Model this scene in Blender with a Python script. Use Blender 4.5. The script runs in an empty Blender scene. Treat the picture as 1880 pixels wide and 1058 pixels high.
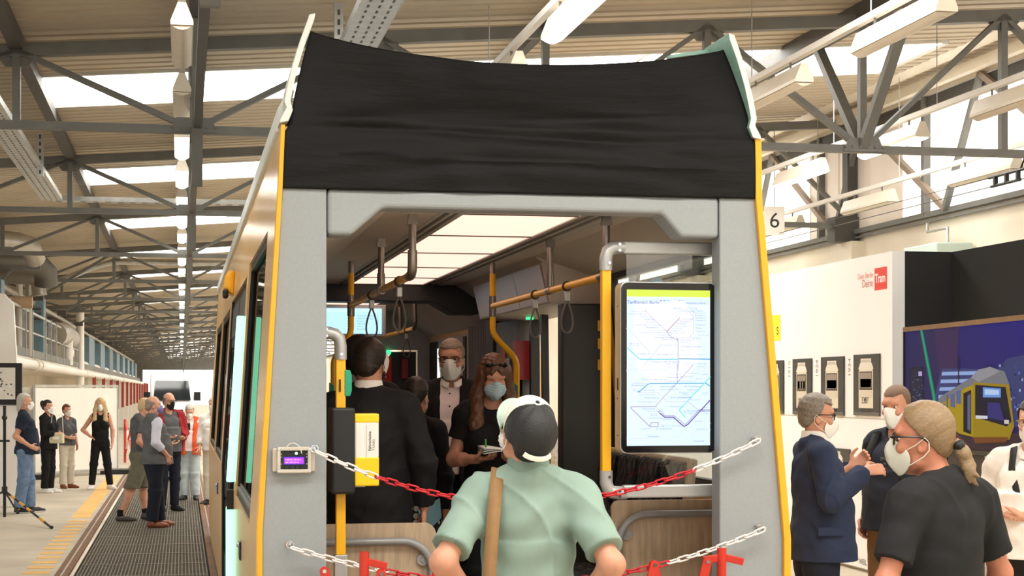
import bpy, bmesh, math, random
import numpy as np
from mathutils import Vector, Matrix
random.seed(7)
SC = bpy.context.scene
COL = SC.collection
R = math.radians
# ---------------------------------------------------------------- camera, world, exposure
cam_d = bpy.data.cameras.new('camera')
cam = bpy.data.objects.new('camera', cam_d)
COL.objects.link(cam)
cam.location = (0, 0, 1.85)
cam.rotation_euler = (R(90), 0, -math.atan(606 / 3100))
cam_d.sensor_width = 36
cam_d.lens = 36 * 3100 / 1880
cam_d.shift_y = 187 / 1880
cam_d.clip_end = 600
SC.camera = cam
SC.view_settings.view_transform = 'Standard'
SC.view_settings.look = 'None'
SC.view_settings.gamma = 1
SC.view_settings.use_curve_mapping = False
SC.view_settings.exposure = 0.3
world = bpy.data.worlds.new('world')
SC.world = world
world.use_nodes = True
wn = world.node_tree.nodes['Background']
wn.inputs[0].default_value = (0.97, 0.985, 1.0, 1)
wn.inputs[1].default_value = 1.3
SKY = 8.0          # daylight coming through the roof lights


def area(name, loc, rot, sx, sy, power, col=(1, .97, .92)):
    l = bpy.data.lights.new(name, 'AREA')
    l.shape = 'RECTANGLE'; l.size = sx; l.size_y = sy; l.energy = power; l.color = col
    o = bpy.data.objects.new(name, l)
    o.location = loc; o.rotation_euler = rot
    COL.objects.link(o)
    return o


# ---------------------------------------------------------------- materials
def lin(c):
    out = []
    for x in c[:3]:
        x = x / 255.0
        out.append(x / 12.92 if x <= .04045 else ((x + .055) / 1.055) ** 2.4)
    return tuple(out) + (1.0,)


MATS = {}


def mat(name, rgb, rough=.5, metal=0.0, noise=None, bump=None, emit=0.0, spec=None, stretch=None, alpha=None):
    """procedural principled material: base colour broken up by noise, optional noise bump"""
    if name in MATS:
        return MATS[name]
    m = bpy.data.materials.new(name)
    m.use_nodes = True
    nt = m.node_tree
    b = nt.nodes['Principled BSDF']
    b.inputs['Base Color'].default_value = lin(rgb)
    b.inputs['Roughness'].default_value = rough
    b.inputs['Metallic'].default_value = metal
    if spec is not None:
        b.inputs['Specular IOR Level'].default_value = spec
    tc = nt.nodes.new('ShaderNodeTexCoord')
    vec = tc.outputs['Object']
    if stretch:
        mp = nt.nodes.new('ShaderNodeMapping')
        mp.inputs['Scale'].default_value = stretch
        nt.links.new(vec, mp.inputs[0]); vec = mp.outputs[0]
    if noise:
        n = nt.nodes.new('ShaderNodeTexNoise')
        n.inputs['Scale'].default_value = noise[0]
        n.inputs['Detail'].default_value = 5
        nt.links.new(vec, n.inputs['Vector'])
        r = nt.nodes.new('ShaderNodeMapRange')
        r.inputs[1].default_value = .3; r.inputs[2].default_value = .7
        r.inputs[3].default_value = 1 - noise[1]; r.inputs[4].default_value = 1 + noise[1] * .6
        nt.links.new(n.outputs['Fac'], r.inputs[0])
        mx = nt.nodes.new('ShaderNodeVectorMath'); mx.operation = 'SCALE'
        mx.inputs[0].default_value = lin(rgb)[:3]
        nt.links.new(r.outputs[0], mx.inputs['Scale'])
        nt.links.new(mx.outputs[0], b.inputs['Base Color'])
    if bump:
        n2 = nt.nodes.new('ShaderNodeTexNoise')
        n2.inputs['Scale'].default_value = bump[0]
        n2.inputs['Detail'].default_value = 4
        nt.links.new(vec, n2.inputs['Vector'])
        bp = nt.nodes.new('ShaderNodeBump')
        bp.inputs['Strength'].default_value = bump[1]
        bp.inputs['Distance'].default_value = bump[2] if len(bump) > 2 else .01
        nt.links.new(n2.outputs['Fac'], bp.inputs['Height'])
        nt.links.new(bp.outputs[0], b.inputs['Normal'])
    if emit:
        b.inputs['Emission Color'].default_value = lin(rgb)
        b.inputs['Emission Strength'].default_value = emit
    MATS[name] = m
    return m


def glass(name, tint=(235, 240, 240), refl=.12, rough=.02, cap=None):
    m = bpy.data.materials.new(name); m.use_nodes = True
    nt = m.node_tree; nt.nodes.clear()
    o = nt.nodes.new('ShaderNodeOutputMaterial')
    t = nt.nodes.new('ShaderNodeBsdfTransparent'); t.inputs[0].default_value = lin(tint)
    g = nt.nodes.new('ShaderNodeBsdfGlossy'); g.inputs['Roughness'].default_value = rough
    f = nt.nodes.new('ShaderNodeFresnel'); f.inputs[0].default_value = 1.5
    ad = nt.nodes.new('ShaderNodeMath'); ad.operation = 'ADD'; ad.inputs[1].default_value = refl
    ge = nt.nodes.new('ShaderNodeNewGeometry')
    iv = nt.nodes.new('ShaderNodeMath'); iv.operation = 'SUBTRACT'; iv.inputs[0].default_value = 1.0
    mu = nt.nodes.new('ShaderNodeMath'); mu.operation = 'MULTIPLY'
    nt.links.new(ge.outputs['Backfacing'], iv.inputs[1]); nt.links.new(f.outputs[0], mu.inputs[0]); nt.links.new(iv.outputs[0], mu.inputs[1])
    if cap is not None:
        mn = nt.nodes.new('ShaderNodeMath'); mn.operation = 'MINIMUM'; mn.inputs[1].default_value = cap
        nt.links.new(mu.outputs[0], mn.inputs[0]); mu = mn
    nt.links.new(mu.outputs[0], ad.inputs[0])
    x = nt.nodes.new('ShaderNodeMixShader')
    nt.links.new(ad.outputs[0], x.inputs[0]); nt.links.new(t.outputs[0], x.inputs[1]); nt.links.new(g.outputs[0], x.inputs[2])
    nt.links.new(x.outputs[0], o.inputs[0])
    MATS[name] = m
    return m


def print_mat(name, emit=0.0, rough=.5):
    """flat printed or shown picture: colour comes from the print's own colour attribute"""
    m = bpy.data.materials.new(name); m.use_nodes = True
    nt = m.node_tree; b = nt.nodes['Principled BSDF']
    a = nt.nodes.new('ShaderNodeVertexColor'); a.layer_name = 'Col'
    if emit:
        nt.links.new(a.outputs[0], b.inputs['Emission Color'])
        b.inputs['Emission Strength'].default_value = emit
        b.inputs['Base Color'].default_value = (.01, .01, .01, 1)
    else:
        nt.links.new(a.outputs[0], b.inputs['Base Color'])
    b.inputs['Roughness'].default_value = rough
    MATS[name] = m
    return m


# ---------------------------------------------------------------- mesh helpers
class MB:
    def __init__(s):
        s.v = []; s.f = []; s.m = []; s.c = []; s.cur = 0; s.col = None

    def add(s, vs, fs, m=None, col=None):
        o = len(s.v)
        s.v.extend([tuple(p) for p in vs])
        for f in fs:
            s.f.append(tuple(i + o for i in f)); s.m.append(s.cur if m is None else m)
            s.c.append(col if col is not None else s.col)
        return s

    def box(s, x0, x1, y0, y1, z0, z1, m=None):
        vs = [(x0, y0, z0), (x1, y0, z0), (x1, y1, z0), (x0, y1, z0), (x0, y0, z1), (x1, y0, z1), (x1, y1, z1), (x0, y1, z1)]
        return s.add(vs, [(0, 3, 2, 1), (4, 5, 6, 7), (0, 1, 5, 4), (1, 2, 6, 5), (2, 3, 7, 6), (3, 0, 4, 7)], m)

    def frame(s, a, b, up=(0, 0, 1)):
        a = Vector(a); b = Vector(b); d = (b - a).normalized(); u = Vector(up)
        if abs(d.dot(u)) > .98:
            u = Vector((0, 1, 0)) if abs(d.y) < .9 else Vector((1, 0, 0))
        x = d.cross(u).normalized(); y = x.cross(d).normalized()
        return a, b, d, x, y

    def beam(s, a, b, w, h, up=(0, 0, 1), m=None):
        a, b, d, x, y = s.frame(a, b, up)
        vs = []
        for p in (a, b):
            for sx, sy in ((-1, -1), (1, -1), (1, 1), (-1, 1)):
                vs.append(p + x * (sx * w / 2) + y * (sy * h / 2))
        return s.add(vs, [(0, 3, 2, 1), (4, 5, 6, 7), (0, 1, 5, 4), (1, 2, 6, 5), (2, 3, 7, 6), (3, 0, 4, 7)], m)

    def cyl(s, a, b, r0, r1=None, n=12, m=None, caps=True):
        r1 = r0 if r1 is None else r1
        a, b, d, x, y = s.frame(a, b)
        vs = []
        for p, r in ((a, r0), (b, r1)):
            for i in range(n):
                t = 2 * math.pi * i / n
                vs.append(p + x * (r * math.cos(t)) + y * (r * math.sin(t)))
        fs = [(i, (i + 1) % n, n + (i + 1) % n, n + i) for i in range(n)]
        if caps:
            fs += [tuple(range(n - 1, -1, -1)), tuple(range(n, 2 * n))]
        return s.add(vs, fs, m)

    def tube(s, pts, r, n=8, closed=False, m=None, rz=None, up=(0, 0, 1)):
        P = [Vector(p) for p in pts]; N = len(P); vs = []; prev = None
        for i in range(N):
            if closed:
                d = P[(i + 1) % N] - P[i - 1]
            else:
                d = P[min(i + 1, N - 1)] - P[max(i - 1, 0)]
            d.normalize()
            if prev is None:
                u = Vector(up)
                if abs(d.dot(u)) > .95:
                    u = Vector((0, 1, 0)) if abs(d.y) < .9 else Vector((1, 0, 0))
                x = d.cross(u).normalized()
            else:
                x = (prev - d * prev.dot(d)).normalized()
            prev = x; y = x.cross(d)
            rr = r[i] if isinstance(r, (list, tuple)) else r
            rb = rr if rz is None else rz
            for k in range(n):
                t = 2 * math.pi * k / n
                vs.append(P[i] + x * (rr * math.cos(t)) + y * (rb * math.sin(t)))
        fs = []
        for i in range(N if closed else N - 1):
            j = (i + 1) % N
            for k in range(n):
                l = (k + 1) % n
                fs.append((i * n + k, j * n + k, j * n + l, i * n + l))
        if not closed:
            fs += [tuple(range(n)), tuple(range(N * n - 1, N * n - n - 1, -1))]
        return s.add(vs, fs, m)

    def prism(s, poly, axis, lo, hi, m=None):
        """extrude a 2D outline; axis 'x': (y,z), 'y': (x,z), 'z': (x,y)"""
        n = len(poly); vs = []
        for w in (lo, hi):
            for a, b in poly:
                vs.append((w, a, b) if axis == 'x' else (a, w, b) if axis == 'y' else (a, b, w))
        fs = [tuple(range(n)), tuple(range(2 * n - 1, n - 1, -1))]
        fs += [(i, i + n, (i + 1) % n + n, (i + 1) % n) for i in range(n)]
        return s.add(vs, fs, m)

    def sphere(s, c, r, n=10, k=7, m=None, Rm=None):
        r = (r, r, r) if not isinstance(r, (tuple, list)) else r
        vs = []
        for j in range(k + 1):
            ph = math.pi * j / k
            for i in range(n):
                t = 2 * math.pi * i / n
                p = Vector((r[0] * math.sin(ph) * math.cos(t), r[1] * math.sin(ph) * math.sin(t), r[2] * math.cos(ph)))
                if Rm is not None:
                    p = Rm @ p
                vs.append(p + Vector(c))
        fs = []
        for j in range(k):
            for i in range(n):
                fs.append((j * n + i, (j + 1) * n + i, (j + 1) * n + (i + 1) % n, j * n + (i + 1) % n))
        return s.add(vs, fs, m)

    def quad(s, a, b, c, d, m=None, col=None):
        return s.add([a, b, c, d], [(0, 1, 2, 3)], m, col)

    def sheet(s, fn, nu, nv, m=None):
        vs = [fn(i / nu, j / nv) for j in range(nv + 1) for i in range(nu + 1)]
        fs = [(j * (nu + 1) + i, j * (nu + 1) + i + 1, (j + 1) * (nu + 1) + i + 1, (j + 1) * (nu + 1) + i) for j in range(nv) for i in range(nu)]
        return s.add(vs, fs, m)

    def mesh(s, name, mats, smooth=False):
        me = bpy.data.meshes.new(name)
        me.from_pydata(s.v, [], s.f)
        for m in (mats if isinstance(mats, (list, tuple)) else [mats]):
            me.materials.append(m)
        me.polygons.foreach_set('material_index', s.m)
        if smooth:
            me.polygons.foreach_set('use_smooth', [True] * len(s.f))
        if any(c is not None for c in s.c):
            at = me.color_attributes.new('Col', 'FLOAT_COLOR', 'CORNER')
            buf = []
            for f, c in zip(s.f, s.c):
                if c is not None and isinstance(c[0], (list, tuple)):
                    for q in c:
                        buf.extend(lin(q))
                else:
                    buf.extend(lin(c or (200, 200, 200)) * len(f))
            at.data.foreach_set('color', buf)
        me.update()
        return me

    def build(s, name, mats, parent=None, smooth=False, bev=0, fix=True, seg=2, kind=None):
        me = s.mesh(name, mats, smooth)
        if fix:
            bm = bmesh.new(); bm.from_mesh(me)
            bmesh.ops.recalc_face_normals(bm, faces=bm.faces)
            bm.to_mesh(me); bm.free()
        o = bpy.data.objects.new(name, me)
        COL.objects.link(o)
        if parent is not None:
            o.parent = parent
            o.matrix_parent_inverse = Matrix.Identity(4)
        if bev:
            md = o.modifiers.new('edge', 'BEVEL'); md.width = bev; md.segments = seg; md.limit_method = 'ANGLE'; md.angle_limit = R(40)
        if smooth:
            autosmooth(o)
        if kind:
            o['kind'] = kind
        return o


def autosmooth(o, ang=45):
    me = o.data
    try:
        me.set_sharp_from_angle(angle=R(ang))
    except Exception:
        pass


def tag(o, label=None, cat=None, group=None, kind=None):
    if label: o['label'] = label
    if cat: o['category'] = cat
    if group: o['group'] = group
    if kind: o['kind'] = kind
    return o


def empty(name, loc=(0, 0, 0), rz=0.0, label=None, cat=None, group=None, kind=None, parent=None):
    o = bpy.data.objects.new(name, None)
    COL.objects.link(o)
    o.location = loc; o.rotation_euler = (0, 0, rz); o.empty_display_size = .2
    if parent is not None:
        o.parent = parent
    return tag(o, label, cat, group, kind)


def inst(name, me, parent=None, loc=(0, 0, 0), rot=(0, 0, 0), scale=None, kind=None):
    o = bpy.data.objects.new(name, me)
    COL.objects.link(o)
    o.location = loc; o.rotation_euler = rot
    if scale: o.scale = scale
    if parent is not None: o.parent = parent
    if kind: o['kind'] = kind
    return o


def copy_tree(o, parent=None):
    c = o.copy(); COL.objects.link(c)
    if parent is not None:
        c.parent = parent
    for ch in list(o.children):
        copy_tree(ch, c)
    return c


# lettering: Blender's built-in font turned into flat polygons
_TX = {}


def letters(mb, body, size, org, ux, uy, m=0, col=None, lift=0.0, align='L', bold=0.0, sx=1.0):
    key = (body, bold)
    if key not in _TX:
        cu = bpy.data.curves.new('t', 'FONT'); cu.body = body; cu.size = 1; cu.resolution_u = 3; cu.offset = bold
        ob = bpy.data.objects.new('t', cu)
        me = ob.to_mesh()
        _TX[key] = ([tuple(v.co) for v in me.vertices], [tuple(p.vertices) for p in me.polygons])
        ob.to_mesh_clear(); bpy.data.objects.remove(ob); bpy.data.curves.remove(cu)
    vs, fs = _TX[key]
    if not vs:
        return 0
    ux = Vector(ux).normalized(); uy = Vector(uy).normalized(); n = ux.cross(uy); org = Vector(org)
    w = max(v[0] for v in vs) * size * sx
    off = 0 if align == 'L' else (-w if align == 'R' else -w / 2)
    mb.add([org + ux * (v[0] * size * sx + off) + uy * (v[1] * size) + n * lift for v in vs], fs, m, col)
    return w


class Art:
    """flat picture on a plane: polygons in (u,v) laid in thin layers"""
    def __init__(s, org, ux, uy, w=1, h=1, step=.0004):
        s.o = Vector(org); s.ux = Vector(ux).normalized(); s.uy = Vector(uy).normalized(); s.n = s.ux.cross(s.uy)
        s.w = w; s.h = h; s.k = 0; s.step = step; s.mb = MB()

    def pt(s, u, v):
        return s.o + s.ux * (u * s.w) + s.uy * (v * s.h) + s.n * (s.k * s.step)

    def poly(s, pts, col, keep=False):
        if not keep: s.k += 1
        s.mb.add([s.pt(*p) for p in pts], [tuple(range(len(pts)))], 0, col)

    def rect(s, u0, v0, u1, v1, col, keep=False):
        s.poly([(u0, v0), (u1, v0), (u1, v1), (u0, v1)], col, keep)

    def line(s, pts, th, col, keep=False):
        if not keep: s.k += 1
        for (a, b) in zip(pts[:-1], pts[1:]):
            A = Vector((a[0] * s.w, a[1] * s.h)); B = Vector((b[0] * s.w, b[1] * s.h))
            d = (B - A)
            if d.length < 1e-6: continue
            d.normalize(); q = Vector((-d.y, d.x)) * th / 2
            e = d * th * .35
            P = [A - e - q, B + e - q, B + e + q, A - e + q]
            s.mb.add([s.o + s.ux * p.x + s.uy * p.y + s.n * (s.k * s.step) for p in P], [(0, 1, 2, 3)], 0, col)

    def text(s, body, u, v, size, col, align='L', bold=0.0, keep=True, sx=1.0, rot=0):
        if not keep: s.k += 1
        ux, uy = s.ux, s.uy
        if rot:
            ux, uy = s.ux * math.cos(rot) + s.uy * math.sin(rot), s.uy * math.cos(rot) - s.ux * math.sin(rot)
        letters(s.mb, body, size, s.o + s.ux * (u * s.w) + s.uy * (v * s.h), ux, uy, 0, col, (s.k + 1) * s.step, align, bold, sx)

    def build(s, name, m, parent=None):
        return s.mb.build(name, m, parent, fix=False)
# ---------------------------------------------------------------- soft bodies: blended solids -> one skin
V3 = lambda *a: np.array(a, dtype=np.float32)


def rc(a, b, ra, rb=None, k=None, op='u'):
    return dict(t='rc', a=V3(*a), b=V3(*b), ra=ra, rb=ra if rb is None else rb, k=k, op=op)


def cc(a, b, ra, rb=None, k=None, op='u'):
    return dict(t='cc', a=V3(*a), b=V3(*b), ra=ra, rb=ra if rb is None else rb, k=k, op=op)


def el(c, r, Rm=None, k=None, op='u'):
    return dict(t='el', c=V3(*c), r=V3(*r), R=None if Rm is None else np.array(Rm, dtype=np.float32), k=k, op=op)


def ec(c, z0, z1, rx0, ry0, rx1, ry1, k=None, op='u'):
    """upright tube of oval section (c = x,y; tapers from z0 to z1)"""
    return dict(t='ec', c=c, z0=z0, z1=z1, r0=(rx0, ry0), r1=(rx1, ry1), k=k, op=op)


def bx(fn, lo, hi, op='s', k=.006):
    return dict(t='fn', fn=fn, lo=lo, hi=hi, op=op, k=k)


def pbounds(p):
    t = p['t']
    if t in ('rc', 'cc'):
        r = max(p['ra'], p['rb'])
        return np.minimum(p['a'], p['b']) - r, np.maximum(p['a'], p['b']) + r
    if t == 'el':
        if p['R'] is None:
            e = p['r']
        else:
            e = np.sqrt(((p['R'] * p['r'][None, :]) ** 2).sum(1))
        return p['c'] - e, p['c'] + e
    if t == 'ec':
        rx = max(p['r0'][0], p['r1'][0]); ry = max(p['r0'][1], p['r1'][1])
        return V3(p['c'][0] - rx, p['c'][1] - ry, min(p['z0'], p['z1'])), V3(p['c'][0] + rx, p['c'][1] + ry, max(p['z0'], p['z1']))
    return V3(*p['lo']), V3(*p['hi'])


def pdist(p, X, Y, Z):
    t = p['t']
    if t in ('rc', 'cc'):
        a, ab = p['a'], p['b'] - p['a']
        L2 = float((ab ** 2).sum()) + 1e-12
        tt = ((X - a[0]) * ab[0] + (Y - a[1]) * ab[1] + (Z - a[2]) * ab[2]) / L2
        tc = np.clip(tt, 0, 1)
        d = np.sqrt((X - a[0] - tc * ab[0]) ** 2 + (Y - a[1] - tc * ab[1]) ** 2 + (Z - a[2] - tc * ab[2]) ** 2) - (p['ra'] + (p['rb'] - p['ra']) * tc)
        if t == 'cc':
            L = math.sqrt(L2)
            d = np.maximum(d, np.maximum(-tt * L, (tt - 1) * L))
        return d
    if t == 'el':
        x, y, z = X - p['c'][0], Y - p['c'][1], Z - p['c'][2]
        if p['R'] is not None:
            M_ = p['R']
            x, y, z = (x * M_[0, 0] + y * M_[1, 0] + z * M_[2, 0], x * M_[0, 1] + y * M_[1, 1] + z * M_[2, 1], x * M_[0, 2] + y * M_[1, 2] + z * M_[2, 2])
        r = p['r']
        k0 = np.sqrt((x / r[0]) ** 2 + (y / r[1]) ** 2 + (z / r[2]) ** 2)
        k1 = np.sqrt((x / r[0] ** 2) ** 2 + (y / r[1] ** 2) ** 2 + (z / r[2] ** 2) ** 2) + 1e-9
        return k0 * (k0 - 1) / k1
    if t == 'ec':
        tt = np.clip((Z - p['z0']) / (p['z1'] - p['z0']), 0, 1)
        rx = p['r0'][0] + (p['r1'][0] - p['r0'][0]) * tt; ry = p['r0'][1] + (p['r1'][1] - p['r0'][1]) * tt
        x = X - p['c'][0]; y = Y - p['c'][1]
        k0 = np.sqrt((x / rx) ** 2 + (y / ry) ** 2); k1 = np.sqrt((x / rx ** 2) ** 2 + (y / ry ** 2) ** 2) + 1e-9
        d = k0 * (k0 - 1) / k1
        lo, hi = min(p['z0'], p['z1']), max(p['z0'], p['z1'])
        return np.maximum(d, np.maximum(lo - Z, Z - hi))
    return p['fn'](X, Y, Z)


def skin(prims, vox, k=.03, cuts=(), disp=None):
    """blend the solids, cut with half-space functions, return verts and quads"""
    us = [p for p in prims if p['op'] == 'u']
    lo = np.min([pbounds(p)[0] for p in us], 0) - 3 * vox
    hi = np.max([pbounds(p)[1] for p in us], 0) + 3 * vox
    n = np.ceil((hi - lo) / vox).astype(int) + 1
    ax = [lo[i] + vox * np.arange(n[i], dtype=np.float32) for i in range(3)]
    V = np.full(n, 1.0, np.float32)
    for p in prims:
        kk = k if p['k'] is None else p['k']
        a, b = pbounds(p)
        pad = kk + 2.5 * vox
        i0 = np.maximum(np.floor((a - pad - lo) / vox).astype(int), 0); i1 = np.minimum(np.ceil((b + pad - lo) / vox).astype(int) + 1, n)
        if (i1 <= i0).any():
            continue
        sl = tuple(slice(i0[j], i1[j]) for j in range(3))
        d = pdist(p, ax[0][sl[0]][:, None, None], ax[1][sl[1]][None, :, None], ax[2][sl[2]][None, None, :])
        A = V[sl]
        if p['op'] == 'u':
            h = np.clip(kk - np.abs(A - d), 0, None) / max(kk, 1e-6)
            V[sl] = np.minimum(A, d) - h * h * kk * .25
        else:
            d = -d
            h = np.clip(kk - np.abs(A - d), 0, None) / max(kk, 1e-6)
            V[sl] = np.maximum(A, d) + h * h * kk * .25
    X, Y, Z = ax[0][:, None, None], ax[1][None, :, None], ax[2][None, None, :]
    if disp is not None:
        V = V + disp(X, Y, Z)
    for c in cuts:
        V = np.maximum(V, c(X, Y, Z))
    return snet(V.astype(np.float32), lo, vox)


def snet(V, lo, vox):
    s = V < 0
    n = V.shape
    cnt = np.zeros((n[0] - 1, n[1] - 1, n[2] - 1), np.int8)
    cor = [(i, j, k) for i in (0, 1) for j in (0, 1) for k in (0, 1)]
    for i, j, k in cor:
        cnt += s[i:n[0] - 1 + i, j:n[1] - 1 + j, k:n[2] - 1 + k]
    act = (cnt > 0) & (cnt < 8)
    I, J, K = np.nonzero(act)
    idx = np.full(cnt.shape, -1, np.int32); idx[I, J, K] = np.arange(len(I))
    pos = np.zeros((len(I), 3), np.float32); c = np.zeros(len(I), np.float32)
    for a in cor:
        for axs in range(3):
            if a[axs]: continue
            b = list(a); b[axs] = 1
            va = V[I + a[0], J + a[1], K + a[2]]; vb = V[I + b[0], J + b[1], K + b[2]]
            m = (va < 0) != (vb < 0)
            t = np.where(m, va / np.where(m, va - vb, 1), 0)
            for q in range(3):
                pos[:, q] += np.where(m, a[q] + (t if q == axs else 0), 0)
            c += m
    pos /= c[:, None]
    pos = (pos + np.stack([I, J, K], 1)) * vox + lo
    quads = []
    for axs in range(3):
        o = [q for q in range(3) if q != axs]
        e = [0, 0, 0]; e[axs] = 1
        A = s[:n[0] - e[0], :n[1] - e[1], :n[2] - e[2]]; B = s[e[0]:, e[1]:, e[2]:]
        m = A != B
        sl = [slice(None)] * 3; sl[o[0]] = slice(1, -1); sl[o[1]] = slice(1, -1)
        m = m[tuple(sl)]; fl = A[tuple(sl)]
        P = np.nonzero(m)
        base = [P[0].copy(), P[1].copy(), P[2].copy()]
        base[o[0]] = base[o[0]] + 1; base[o[1]] = base[o[1]] + 1
        f = fl[P]
        def cell(d0, d1):
            q = [base[0].copy(), base[1].copy(), base[2].copy()]
            q[o[0]] = q[o[0]] + d0; q[o[1]] = q[o[1]] + d1
            return idx[q[0], q[1], q[2]]
        qd = np.stack([cell(-1, -1), cell(0, -1), cell(0, 0), cell(-1, 0)], 1)
        flip = f if axs != 1 else ~f
        qd = np.where(flip[:, None], qd, qd[:, ::-1])
        quads.append(qd)
    q = np.concatenate(quads) if quads else np.zeros((0, 4), int)
    q = q[(q >= 0).all(1)]
    return pos, q


def skin_obj(name, data, m, parent):
    pos, q = data
    me = bpy.data.meshes.new(name)
    me.vertices.add(len(pos)); me.vertices.foreach_set('co', pos.astype(np.float32).ravel())
    me.loops.add(len(q) * 4); me.loops.foreach_set('vertex_index', q.astype(np.int32).ravel())
    me.polygons.add(len(q)); me.polygons.foreach_set('loop_start', np.arange(0, len(q) * 4, 4, dtype=np.int32))
    me.polygons.foreach_set('use_smooth', np.ones(len(q), bool))
    me.materials.append(m); me.update(calc_edges=True)
    o = bpy.data.objects.new(name, me); COL.objects.link(o); o.parent = parent
    return o


def ncurl(X, Y, Z, f, ph=0.0):
    return np.sin(f * Z + 1.9 * np.sin(f * .45 * X + ph) + 1.3 * np.sin(f * .6 * Y + 1.7 * ph)) * np.sin(f * .37 * (X + Y) + .8 * np.sin(f * .5 * Z + ph))


# ---------------------------------------------------------------- people
SKIN = {}


def skin_mat(tone):
    if tone not in SKIN:
        m = mat('skin_%d_%d_%d' % tone, tone, .5, noise=(26, .09), bump=(180, .12, .003))
        b = m.node_tree.nodes['Principled BSDF']
        b.inputs['Subsurface Weight'].default_value = .06
        b.inputs['Subsurface Radius'].default_value = (.02, .008, .004)
        SKIN[tone] = m
    return SKIN[tone]


def cloth(name, rgb, rough=.85, weave=(420, .18, .002), noise=(9, .12)):
    return mat('cloth_' + name, rgb, rough, noise=noise, bump=weave, spec=.25)


def vl(a, b, t):
    return tuple(a[i] + (b[i] - a[i]) * t for i in range(3))


def hand_prims(w, d, pal, side, curl=.4, size=1.0, spread=.16, thumb=.7):
    """palm, four unequal bent fingers, thumb from the side of the palm. w wrist, d pointing along the hand, pal palm normal"""
    w = Vector(w); d = Vector(d).normalized(); pal = Vector(pal); pal = (pal - d * pal.dot(d)).normalized()
    s = d.cross(pal) * side          # towards the thumb
    L = []
    S = size
    for i, o in enumerate((-.027, -.009, .009, .026)):
        L.append(rc(w + d * .012 * S + s * o * .7 * S, w + d * .088 * S + s * o * S, .0135 * S, .0115 * S, .012))
    lens = (.056, .07, .076, .066)
    for i, o in enumerate((-.031, -.0105, .0105, .031)):
        base = w + d * .088 * S + s * o * S * .92
        l = lens[i] * S; p = base; dirn = (d + s * o * spread * 14 * .3).normalized()
        ax = dirn.cross(pal)
        for j, (fr, r0, r1) in enumerate(((.45, .0098, .009), (.32, .009, .0082), (.23, .0082, .0072))):
            ang = curl * (.75, 1.15, .9)[j]
            q = Matrix.Rotation(-ang, 3, ax) if (Matrix.Rotation(-ang, 3, ax) @ dirn).dot(pal) > (Matrix.Rotation(ang, 3, ax) @ dirn).dot(pal) else Matrix.Rotation(ang, 3, ax)
            dirn = (q @ dirn).normalized()
            e = p + dirn * l * fr
            L.append(rc(p, e, r0 * S, r1 * S, .004)); p = e
    b = w + d * .022 * S + s * .026 * S
    m1 = b + (d * .55 + s * .75 + pal * .35).normalized() * .04 * S
    m2 = m1 + (d * .85 + s * .3 * thumb + pal * (.35 + curl * .3)).normalized() * .032 * S
    m3 = m2 + (d * .95 - s * .15 * (1 - thumb) + pal * (.25 + curl * .5)).normalized() * .026 * S
    L += [rc(w + d * .012 * S + s * .012 * S, m1, .014 * S, .0115 * S, .012), rc(m1, m2, .0112 * S, .0098 * S, .004), rc(m2, m3, .0098 * S, .008 * S, .004)]
    return L


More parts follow.
